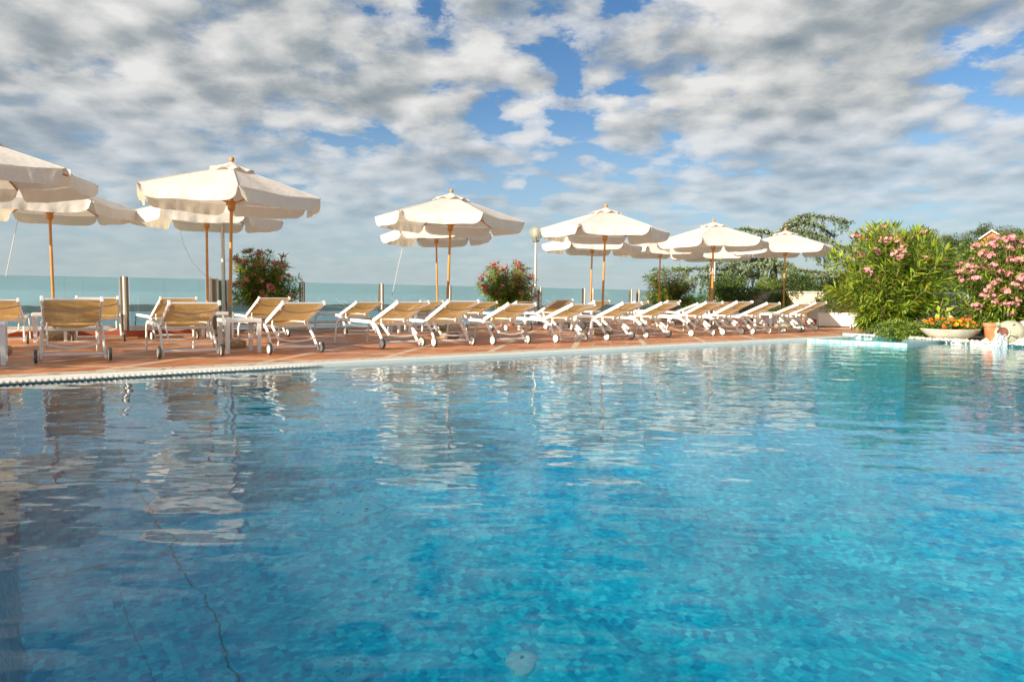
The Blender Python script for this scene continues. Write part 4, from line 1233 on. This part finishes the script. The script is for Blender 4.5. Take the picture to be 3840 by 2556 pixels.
# hedge clumps added out of view at left, to cast shade on the near corner
for (x, y, rx, h_, lab, sd_) in [(-8.9, 4.25, 1.05, 1.50, 'added leafy shade hedge, unseen at left outside the picture, end nearest the pool', 72), (-10.5, 5.3, 1.1, 1.40, 'added leafy shade hedge, unseen at left outside the picture, far end', 73)]:
    bush('hedge', (x, y, h_), rx, .95, h_, 150, 70, .10, lab, seed=sd_, clr=.36, cat_='hedge')

# ------------------------------------------------------------------ weeping cedar
def cedar():
    rs = np.random.RandomState(9)
    Yc = 28.0
    base = at(2890, 1160, Yc); base.z = -1.6
    r = tag(empty('cedar_tree', base), 'weeping blue green cedar with arching drooping limbs behind the parasols', 'tree')
    B = np.array(base)
    wood, parts = MB(), []
    def P(x, y, dy=0.0):
        return np.array(at(x, y, Yc + dy)) - B
    trunk = [(0, 0, 0), tuple(P(2885, 1120)), tuple(P(2900, 1040, .2)), tuple(P(2905, 960, .1)), tuple(P(2930, 890)), tuple(P(2975, 835))]
    tk = MB().tube(trunk, [.24, .20, .17, .14, .10, .05], 10)
    tk.build('trunk', M['bark'], r, smooth=True)
    limbs = [  # pixel polyline, depth start/end, drape length (m), density
        ([(2900, 900), (2930, 860), (2975, 822), (3025, 805), (3080, 814), (3140, 822), (3195, 838)], 0, -.6, .62, 1.15),
        ([(2960, 850), (3020, 832), (3080, 852), (3130, 888)], 0, 1.0, .6, .4),
        ([(2930, 872), (2990, 862), (3060, 882), (3120, 905), (3182, 948)], 0, -1.2, .8, 1.0),
        ([(2905, 900), (2880, 868), (2830, 868), (2790, 858), (2740, 870)], 0, .3, .32, .8),
        ([(2940, 905), (3040, 908), (3120, 940), (3195, 988)], 0, .7, .6, .5),
        ([(2900, 990), (2840, 950), (2770, 950), (2700, 975), (2640, 1010)], 0, -.9, .75, .9),
        ([(2900, 1000), (2830, 970), (2760, 985), (2710, 1020)], 0, .8, .7, .9),
        ([(2900, 1010), (2850, 990), (2800, 1000), (2760, 1040)], 0, -1.5, .7, 1.0),
        ([(2890, 1050), (2800, 1015), (2700, 1010), (2600, 1008), (2520, 1012)], 0, -.3, .8, .75),
        ([(2890, 1050), (2790, 1030), (2690, 1030), (2610, 1040), (2550, 1075)], 0, -1.0, .7, .7),
        ([(2900, 1000), (2930, 985), (2970, 1000), (2990, 1060)], 0, -1.6, .8, 1.2),
        ([(2900, 1020), (2970, 1010), (3050, 1020), (3120, 1025), (3180, 1030)], 0, -.8, .45, .8),
        ([(2900, 1060), (2980, 1040), (3070, 1038), (3150, 1050), (3230, 1060)], 0, -1.4, .55, 1.1),
        ([(2900, 1060), (2960, 1050), (3020, 1060), (3080, 1085)], 0, -2.0, .5, 1.1),
        ([(2905, 960), (2890, 985), (2860, 1040), (2850, 1080)], 0, -1.4, .5, 1.0),
    ]
    Ps, Ds, Ls, Ms = [], [], [], []
    for pts, d0, d1, dl, dens in limbs:
        n = len(pts)
        W = np.array([P(x, y, d0 + (d1 - d0) * (i / (n - 1))) for i, (x, y) in enumerate(pts)])
        tt = np.linspace(0, n - 1, 30)
        path = np.stack([np.interp(tt, np.arange(n), W[:, k]) for k in range(3)], 1)
        for _ in range(2):
            path[1:-1] = (path[:-2] + path[1:-1] * 2 + path[2:]) / 4
        wood.tube([tuple(q) for q in path], [.07 * (1 - .85 * i / 29) + .008 for i in range(30)], 6, cap=False)
        # drapes hang in a band round the limb
        for j in range(int(30 * dens)):
            s = rs.uniform(.12, 1.0)
            i = s * 28.99; a = path[int(i)] * (1 - i % 1) + path[int(i) + 1] * (i % 1)
            side = np.array([rs.normal() * .06, rs.normal() * .28, rs.normal() * .05 + .03])
            L = dl * 1.45 * rs.uniform(.2, 1.0) * (.3 + .8 * math.sin(PI * min(1, s * 1.02)) )
            k = max(4, int(L / .045))
            u = np.linspace(0, 1, k)[:, None]
            out_ = (path[min(29, int(i) + 1)] - path[int(i)]); out_ /= np.linalg.norm(out_) + 1e-6
            st = a + side * u ** .5 + np.array([0, 0, -1.]) * L * u ** 1.4 + out_ * L * .3 * u + np.sin(u * 5 + j) * .02
            if rs.rand() < .5:
                wood.tube([tuple(q) for q in st[::max(1, k // 4)]], .006, 3, cap=False)
            for rep in range(7):
                Ps.append(st + rs.normal(size=st.shape) * .034 * (1.15 - u))
                D = rs.normal(size=st.shape) + np.array([0, 0, -.5])
                Ds.append(D); Ls.append(np.full(k, .085) * rs.uniform(.6, 1.3, k))
                tone = rs.choice(3, p=[.12, .43, .45])
                Ms.append(np.where(rs.rand(k) < .75, tone, rs.choice(3, k)))
        for rep in range(16):                                # needles riding on top of the limb
            q = path[4:] + rs.normal(size=path[4:].shape) * np.array([.04, .15, .022]) + np.array([0, 0, .015])
            Ps.append(q); Ds.append(rs.normal(size=q.shape) + np.array([0, 0, .4])); Ls.append(np.full(len(q), .12)); Ms.append(rs.choice(3, len(q), p=[.15, .45, .40]))
    Pn, Dn, Ln, Mn = map(np.concatenate, (Ps, Ds, Ls, Ms))
    V, F = leaf_quads(Pn, Dn, Ln, Ln * .38, rs, .2, 1.5)
    npmesh('crown', V, F, [LF['ced_dark'], LF['ced_mid'], LF['ced_lite']], Mn, r)
    wood.build('limbs', M['bark'], r, smooth=True)
cedar()

# ------------------------------------------------------------------ hillside trees and the house
def make_tree(seed, wts):
    rs = np.random.RandomState(seed)
    r = empty('hillside_tree')
    MB().tube([(0, 0, -.5), (.05, .02, 1.2), (-.05, .05, 2.2), (.1, 0, 3.2)], [.22, .17, .12, .05], 8).build('trunk', M['bark'], r, smooth=True)
    V, F, m = clump_crown(rs, 1.9, 1.9, 1.7, 105, 48, .20, .62, None or ('tree_dark', 'tree_mid', 'tree_lite'), wts, .75)
    V = V + np.array([0, 0, 2.9])
    npmesh('crown', V, F, [LF['tree_dark'], LF['tree_mid'], LF['tree_lite']], m, r)
    return r
tps = [make_tree(61, (.55, .36, .09)), make_tree(62, (.35, .45, .20)), make_tree(63, (.45, .30, .25))]
# pixel centre x, top y, width, distance, tone, label
TR = [(3385, 872, 120, 62, 0, 'dark tree on the skyline just right of the large oleander top'),
      (3452, 848, 110, 66, 0, 'airy taller tree on the skyline between the oleanders'),
      (3480, 880, 100, 58, 1, 'brownish round tree below the airy skyline tree'),
      (3545, 882, 100, 62, 1, 'small round tree in the dip of the skyline'),
      (3600, 876, 110, 60, 0, 'dark tree on the slope left of the orange house'),
      (3640, 905, 120, 52, 2, 'light green tree below and left of the orange house'),
      (3700, 838, 110, 72, 0, 'tall dark tree directly behind the orange house'),
      (3800, 846, 120, 66, 2, 'bright green tree right of the orange house'),
      (3850, 868, 110, 60, 0, 'dark tree at the right edge beyond the orange house'),
      (3735, 902, 120, 50, 1, 'leafy tree just below the orange house wall'),
      (3790, 905, 120, 48, 0, 'dark tree below the roof of the orange house, right'),
      (3560, 935, 150, 46, 1, 'broad tree low on the slope between the oleanders'),
      (3480, 945, 150, 44, 0, 'dark broad tree low on the slope behind the large oleander'),
      (3660, 965, 150, 42, 0, 'dark tree above the yellow green laurel'),
      (3400, 935, 150, 46, 2, 'tree low on the slope hidden behind the large oleander'),
      (3580, 1000, 160, 38, 1, 'mossy green tree straight above the green railing'),
      (3500, 1030, 160, 36, 0, 'shaded tree left above the green railing'),
      (3720, 985, 160, 38, 1, 'tree behind the pink flowers, left part'),
      (3830, 960, 160, 42, 0, 'tree behind the pink flowers at the right edge'),
      (3330, 935, 120, 50, 0, 'tree glimpsed left through the large oleander'),
      (3640, 1060, 150, 34, 1, 'lowest tree right above the green railing')]
for i, (x, yt, w, Y, tone, lab) in enumerate(TR):
    o = tps[tone] if i in (0, 2, 5) else copy_tree(tps[tone])
    top = at(x, yt, Y)
    s = w / FPX * Y / 4.3
    o.location = (top.x, Y, top.z - 4.75 * s)
    o.rotation_euler = (0, 0, (i * 2.4) % 6.28)
    o.scale = (s, s, s)
    tag(o, lab, 'tree', 'trees on the far hillside')
h = at(3718, 905, 68.0)
hs = tag(empty('orange_house', (h.x, h.y, at(3715, 866, 68.0).z - 3.13), rad(-38)), 'orange rendered house with a low pitched roof among hillside trees', 'house')
M['orange_wall'] = plain('orange_render', (0.62, 0.20, 0.055), 0.85, 0.1)
M['roof_tile'] = plain('roof_tiles', (0.42, 0.20, 0.12), 0.85, 0.25, 3.0)
mb = MB()
hs.scale = (.50, .50, .72)
w2, L2, hz, rz_ = 1.7, 3.2, 3.4, .95
x0 = -.1
mb.add([(-w2, 0, 0), (w2, 0, 0), (w2, 0, hz), (0, 0, hz + rz_), (-w2, 0, hz), (-w2, 2 * L2, 0), (w2, 2 * L2, 0), (w2, 2 * L2, hz), (0, 2 * L2, hz + rz_), (-w2, 2 * L2, hz)],
       [(0, 1, 2, 3, 4), (6, 5, 9, 8, 7), (0, 4, 9, 5), (1, 6, 7, 2)])
mb.build('wall', M['orange_wall'], hs)
mb = MB()
for s in (-1, 1):
    a = math.atan2(rz_, w2)
    mb.box((s * (w2 + .35) / 2, L2 - .1, hz + rz_ / 2 - .02), ((w2 + .35) / math.cos(a) + .05, 2 * L2 + .9, .12), Matrix.Rotation(s * a, 3, 'Y'))
rf = mb.build('roof', M['roof_tile'], hs)
mb = MB()
for s in (-1, 1):
    a = math.atan2(rz_, w2)
    mb.box((s * (w2 + .35) / 2, -.62, hz + rz_ / 2 - .04), ((w2 + .35) / math.cos(a) + .05, .08, .2), Matrix.Rotation(s * a, 3, 'Y'))
mb.build('fascia', M['whitebox'], rf)
mb = MB(); mb.box((2.9, 2.2, 2.0), (2.6, 5, 3.2)); mb.build('side_wing', M['orange_wall'], hs)
mb = MB(); mb.box((3.0, 2.2, 3.75), (3.4, 5.8, .12), Matrix.Rotation(rad(10), 3, 'Y')); mb.build('side_roof', M['roof_tile'], hs)

# ------------------------------------------------------------------ marigold bowl
g0, g1 = gr(3475, 1279), gr(3672, 1279)
bc = gr(3573, 1280); bc.y += .28; bc.x += .12
bw = tag(empty('planter_bowl', (bc.x, bc.y, .02)), 'long shallow pale stone bowl planted with marigolds at the pool edge', 'planter bowl')
def bowl_prof(sc):
    return [(.22 * sc, 0), (.30 * sc, .015), (.40 * sc, .06), (.49 * sc, .125), (.545 * sc, .185), (.56 * sc, .20), (.555 * sc, .21), (.52 * sc, .205), (.48 * sc, .16)]
MB().lathe(bowl_prof(1.0), 40, Matrix.Diagonal((1.0, .62, 1.0, 1))).build('bowl_body', M['stone'], bw, smooth=40)
MB().lathe([(.50, .165), (0, .18)], 30, Matrix.Diagonal((1.0, .62, 1.0, 1))).build('soil', M['soil'], bw)
mg = tag(empty('marigolds', (bc.x, bc.y, .19)), 'orange and yellow marigolds growing in the stone bowl', 'flowers')
rs = np.random.RandomState(5)
V, F, m = clump_crown(rs, .47, .27, .10, 90, 40, .055, .075, ('bush_dark', 'bush_mid', 'bush_lite'), (.25, .45, .3))
V = V + np.array([0, 0, .09])
npmesh('foliage', V, F, [LF['bush_dark'], LF['bush_mid'], LF['bush_lite']], m, mg)
def mari(mt):
    mb = MB()
    rr = random.Random(3)
    for lay, (R, z, n) in enumerate([(.034, 0, 11), (.028, .008, 9), (.02, .015, 7), (.011, .02, 5)]):
        for i in range(n):
            a = 2 * PI * (i + .5 * lay) / n + rr.uniform(-.1, .1)
            c, s = math.cos(a), math.sin(a); w = R * .42
            mb.add([(0, 0, z), (c * R * .7 - s * w, s * R * .7 + c * w, z + .006), (c * R, s * R, z + .002 - .004 * (3 - lay)), (c * R * .7 + s * w, s * R * .7 - c * w, z + .006)], [(0, 1, 2, 3)])
    o = mb.build('flower_head', mt)
    me = o.data; bpy.data.objects.remove(o); return me
mm = [mari(M['orange']), mari(M['yellow'])]
for i in range(64):
    a = rs.uniform(0, 2 * PI); q = math.sqrt(rs.uniform(0, 1))
    o = bpy.data.objects.new('flower_head', mm[1] if rs.rand() < .12 else mm[0])
    C.objects.link(o); o.parent = mg
    o.location = (math.cos(a) * .50 * q, math.sin(a) * .30 * q, .17 + .05 * (1 - q * q) + rs.uniform(-.05, .04) + (-.05 if math.sin(a) < -.6 and q > .7 else 0))
    o.rotation_euler = (rs.uniform(.1, 1.0), rs.uniform(-.4, .4), 0)
    s = rs.uniform(.85, 1.25); o.scale = (s, s, s)

# trumpet flower, bird bath and railing
tr = at(3566, 1195, 14.6)
tf = tag(empty('trumpet_plant', (tr.x - .12, 14.7, .02)), 'plant with one hanging cream trumpet flower behind the marigolds', 'plant')
Bv = Vector((tr.x - .12, 14.7, .02))
MB().tube([(0, 0, 0), (-.05, .05, .5), (.0, .0, .82), (.09, -.04, .80)], [.014, .012, .008, .005], 6).build('stem', M['stem'], tf)
tip = at(3549, 1150, 14.66) - Bv; end = at(3572, 1202, 14.66) - Bv
dv = (end - tip)
Mx = Matrix.Translation(tip) @ dv.to_track_quat('Z', 'Y').to_matrix().to_4x4()
L = dv.length
MB().lathe([(.006, 0), (.012, L * .2), (.020, L * .5), (.038, L * .8), (.075, L * .97), (.088, L)], 20, Mx).build('flower', M['trumpet'], tf, smooth=True)
rs = np.random.RandomState(77)
n = 26
Pl = np.stack([rs.uniform(-.25, .2, n), rs.uniform(-.1, .1, n), rs.uniform(.35, .88, n)], 1)
Dl = rs.normal(size=(n, 3)) + np.array([0, -.3, -.5])
V, F = leaf_quads(Pl, Dl, rs.uniform(.13, .24, n), rs.uniform(.07, .12, n), rs, .3)
npmesh('leaves', V, F, [LF['ole_mid'], LF['ole_lite']], rs.choice(2, n), tf)

bb = at(3540, 1200, 15.8)
bbt = tag(empty('bird_bath', (bb.x, 15.8, .02)), 'white stone basin on a pedestal in front of the green railing', 'bird bath')
zt_ = at(3540, 1150, 15.8).z
MB().lathe([(.05, zt_ - .30), (.09, zt_ - .22), (.20, zt_ - .08), (.29, zt_ - .015), (.29, zt_), (.26, zt_), (.1, zt_ - .05)], 24).build('basin', M['rock'], bbt, smooth=40)
MB().lathe([(.15, 0), (.15, .05), (.07, .12), (.06, zt_ - .3), (.07, zt_ - .27)], 18).build('pedestal', M['rock'], bbt, smooth=40)

YR = 17.0
ra_, rb_ = at(3490, 1100, YR), at(3628, 1101, YR)
rl = tag(empty('railing', (0, 0, 0)), 'pale green metal railing topped by small rings behind the garden', 'railing')
lo = at(3630, 1180, YR)
path = [ra_ + Vector((-1.5, 0, 0)), ra_, rb_ - Vector((.12, 0, 0))] + arc(rb_ - Vector((.10, 0, 0)), rb_ + Vector((.02, 0, .0)), rb_ + Vector((.03, 0, -.13)), 5)[1:] + [Vector((rb_.x + .04, YR, .03))]
MB().tube(path, .030, 10, up=(0, 1, 0)).build('handrail', M['lead'], rl, smooth=40)
ya, yb = at(3543, 1115, YR), at(3610, 1115, YR)
for x in (3475, 3510, 3543, 3576, 3611):
    c = at(x, 1115, YR)
    mb = MB()
    mb.tube([(c.x + .055 * math.cos(q), YR, c.z + .055 * math.sin(q)) for q in [i * 2 * PI / 18 for i in range(19)]], .007, 6, up=(0, 1, 0), cap=False)
    for s in (-1, 1):
        mb.tube([(c.x + s * .056, YR, c.z), (c.x + s * .056, YR, .05)], .007, 6)
    mb.build('baluster', M['lead'], rl)
MB().tube([(ra_.x - 1.5, YR, .06), (rb_.x + .04, YR, .06)], .015, 6).build('bottom_bar', M['lead'], rl)

# ------------------------------------------------------------------ fish jar with running water
jc = at(3784, 1247, 12.15)
jr = tag(empty('fish_jar', (jc.x, jc.y, jc.z)), 'pale clay jar shaped like a fish head pouring water into the pool', 'jar')
M['clay'] = plain('pale_clay', (0.40, 0.38, 0.27), 0.8, 0.2, 7.0, bump=0.3, bscale=40, dirt=(0.50, 0.45, 0.34), dscale=6)
M['clay_in'] = plain('jar_inside', (0.14, 0.04, 0.022), 0.7, 0.3, 9.0)
md = Vector((-.84, -.50, .03)).normalized()               # the way the mouth faces
J = md.to_track_quat('Z', 'Y').to_matrix().to_4x4() @ Matrix.Diagonal((.93, .93, .95, 1))
MB().lathe([(0, -.27), (.09, -.262), (.17, -.22), (.225, -.13), (.24, -.03), (.225, .07), (.18, .15), (.135, .195), (.118, .215), (.122, .235), (.135, .25), (.138, .262), (.125, .268), (.108, .262), (.098, .24)], 36, J).build('jar_body', M['clay'], jr, smooth=True)
MB().lathe([(.099, .245), (.11, .15), (.13, .05), (0, -.02)], 24, J).build('mouth', M['clay_in'], jr, smooth=True)
inv = Vector(jc)
def on(x, y, lift=0.0):
    return at(x, y, 12.15 - .20 - lift) - inv
mb = MB(); mb.lathe([(0, -.03), (.03, -.015), (.035, 0), (.03, .015), (0, .03)], 12, Matrix.Translation(on(3742, 1214, -.05)) @ Matrix.Diagonal((1, 1, 1.1, 1)))
mb.build('fin', M['clay'], jr, smooth=True)
a, b, c = on(3786, 1253, .02), on(3812, 1262, .03), on(3808, 1276, .02)
mb = MB(); mb.tube([a, (a + b) / 2 + Vector((0, -.03, .01)), b, (b + c) / 2], [.012, .028, .026, .008], 8, ry=.6)
mb.build('fin', M['clay'], jr, smooth=True)
mb = MB(); mb.tube([on(3797, 1221, -.03), on(3803, 1217, -.03), on(3809, 1217, -.04)], [.004, .010, .003], 6)
mb.build('eye', M['soil'], jr)
mouth = Vector(jc) + md * .24
w0 = mouth + Vector((0, 0, -.06))
fall = tag(empty('falling_water', w0), 'white stream of water falling from the jar mouth into the pool', 'water stream')
mb = MB()
rr = random.Random(4)
for s in range(30):
    off = Vector((rr.uniform(-.065, .065), rr.uniform(-.05, .05), rr.uniform(-.02, .05)))
    sp = rr.uniform(.06, .17)
    path = []
    for i in range(9):
        t = i / 8
        path.append(off * (1 + .4 * t) + Vector((md.x * sp * t * 1.0, md.y * sp * t * 1.0, -(w0.z - WZ + .01) * t ** 1.7 - off.z * t)) + Vector((rr.uniform(-1, 1), rr.uniform(-1, 1), 0)) * .008)
    mb.tube(path, [.017 * rr.uniform(.3, 1.5) for _ in path], 7, ry=.8)
for s in range(70):
    a = rr.uniform(0, 6.28); q = rr.uniform(.02, .26)
    c = Vector((md.x * .16 + math.cos(a) * q, md.y * .16 + math.sin(a) * q, WZ - w0.z + rr.uniform(0, .09) * (1 - q * 3)))
    mb.lathe([(0, -.008), (.009, 0), (0, .008)], 6, Matrix.Translation(c))
mb.build('stream', M['splash'], fall, smooth=True)

# ------------------------------------------------------------------ rocks along the pool's far edge
def rock(sz, seed):
    bm = bmesh.new()
    bmesh.ops.create_icosphere(bm, subdivisions=2, radius=1)
    rr = random.Random(seed)
    ph = [rr.uniform(0, 6) for _ in range(6)]
    for v in bm.verts:
        c = v.co
        k = 1 + .22 * math.sin(2.3 * c.x + ph[0]) * math.cos(2.1 * c.y + ph[1]) + .16 * math.sin(4.1 * c.z + ph[2] + 2 * c.x) + rr.uniform(-.06, .06)
        v.co = Vector((c.x * k * sz[0], c.y * k * sz[1], c.z * k * sz[2]))
    me = bpy.data.meshes.new('rock'); bm.to_mesh(me); bm.free()
    me.materials.append(M['rock'])
    return me
RK = [((3303, 1258), .11, 'pale block of stone at the foot of the large oleander, left one'), ((3322, 1259), .09, 'pale block of stone at the foot of the large oleander, right one'),
      ((3830, 1226), .13, 'upper white boulder behind the fish jar at the right edge'), ((3848, 1288), .13, 'lower white boulder right of the fish jar'),
      ((3700, 1282), .07, 'white stone just left of the falling water')]
for i, (p, s, lab) in enumerate(RK):
    g = gr(p[0], p[1] + 4, 0.02) if i != 2 else at(3858, 1226, 12.9)
    o = bpy.data.objects.new('rock', rock((s, s * .85, s * .75), i)); C.objects.link(o)
    o.location = (g.x, g.y + s * .5, g.z + s * .4)
    tag(o, lab, 'rock', 'white rocks by the pool edge')
mb = MB()
rr = random.Random(8)
edge = [gr(3215, 1263), gr(3300, 1268), gr(3400, 1272), gr(3500, 1279), gr(3600, 1284), gr(3700, 1291), gr(3840, 1298), gr(3990, 1306)]
for i in range(330):
    t = rr.uniform(0, len(edge) - 1.001); k = int(t); p = edge[k].lerp(edge[k + 1], t - k)
    sz = rr.uniform(.018, .045)
    q = p + Vector((rr.gauss(0, .05) + .05, rr.uniform(-.0, .30), sz * .4 + .02))
    bm = bmesh.new(); bmesh.ops.create_icosphere(bm, subdivisions=1, radius=sz)
    mb.add([q + Vector((v.co.x * rr.uniform(.8, 1.4), v.co.y * rr.uniform(.8, 1.2), v.co.z * rr.uniform(.6, 1))) for v in bm.verts], [[v.index for v in f.verts] for f in bm.faces]); bm.free()
tag(mb.build('pebbles', M['rock'], smooth=True), 'white pebbles scattered along the pool edge below the plants', 'pebbles', kind='stuff')

# ------------------------------------------------------------------ render settings
S.view_settings.view_transform = 'Standard'
S.view_settings.look = 'None'
S.view_settings.exposure = 0.88
S.view_settings.gamma = 1.0
S.cycles.use_denoising = True
S.cycles.max_bounces = 14
S.cycles.transparent_max_bounces = 24
S.cycles.transmission_bounces = 10
S.cycles.sample_clamp_indirect = 6.0
S.cycles.blur_glossy = 0.5
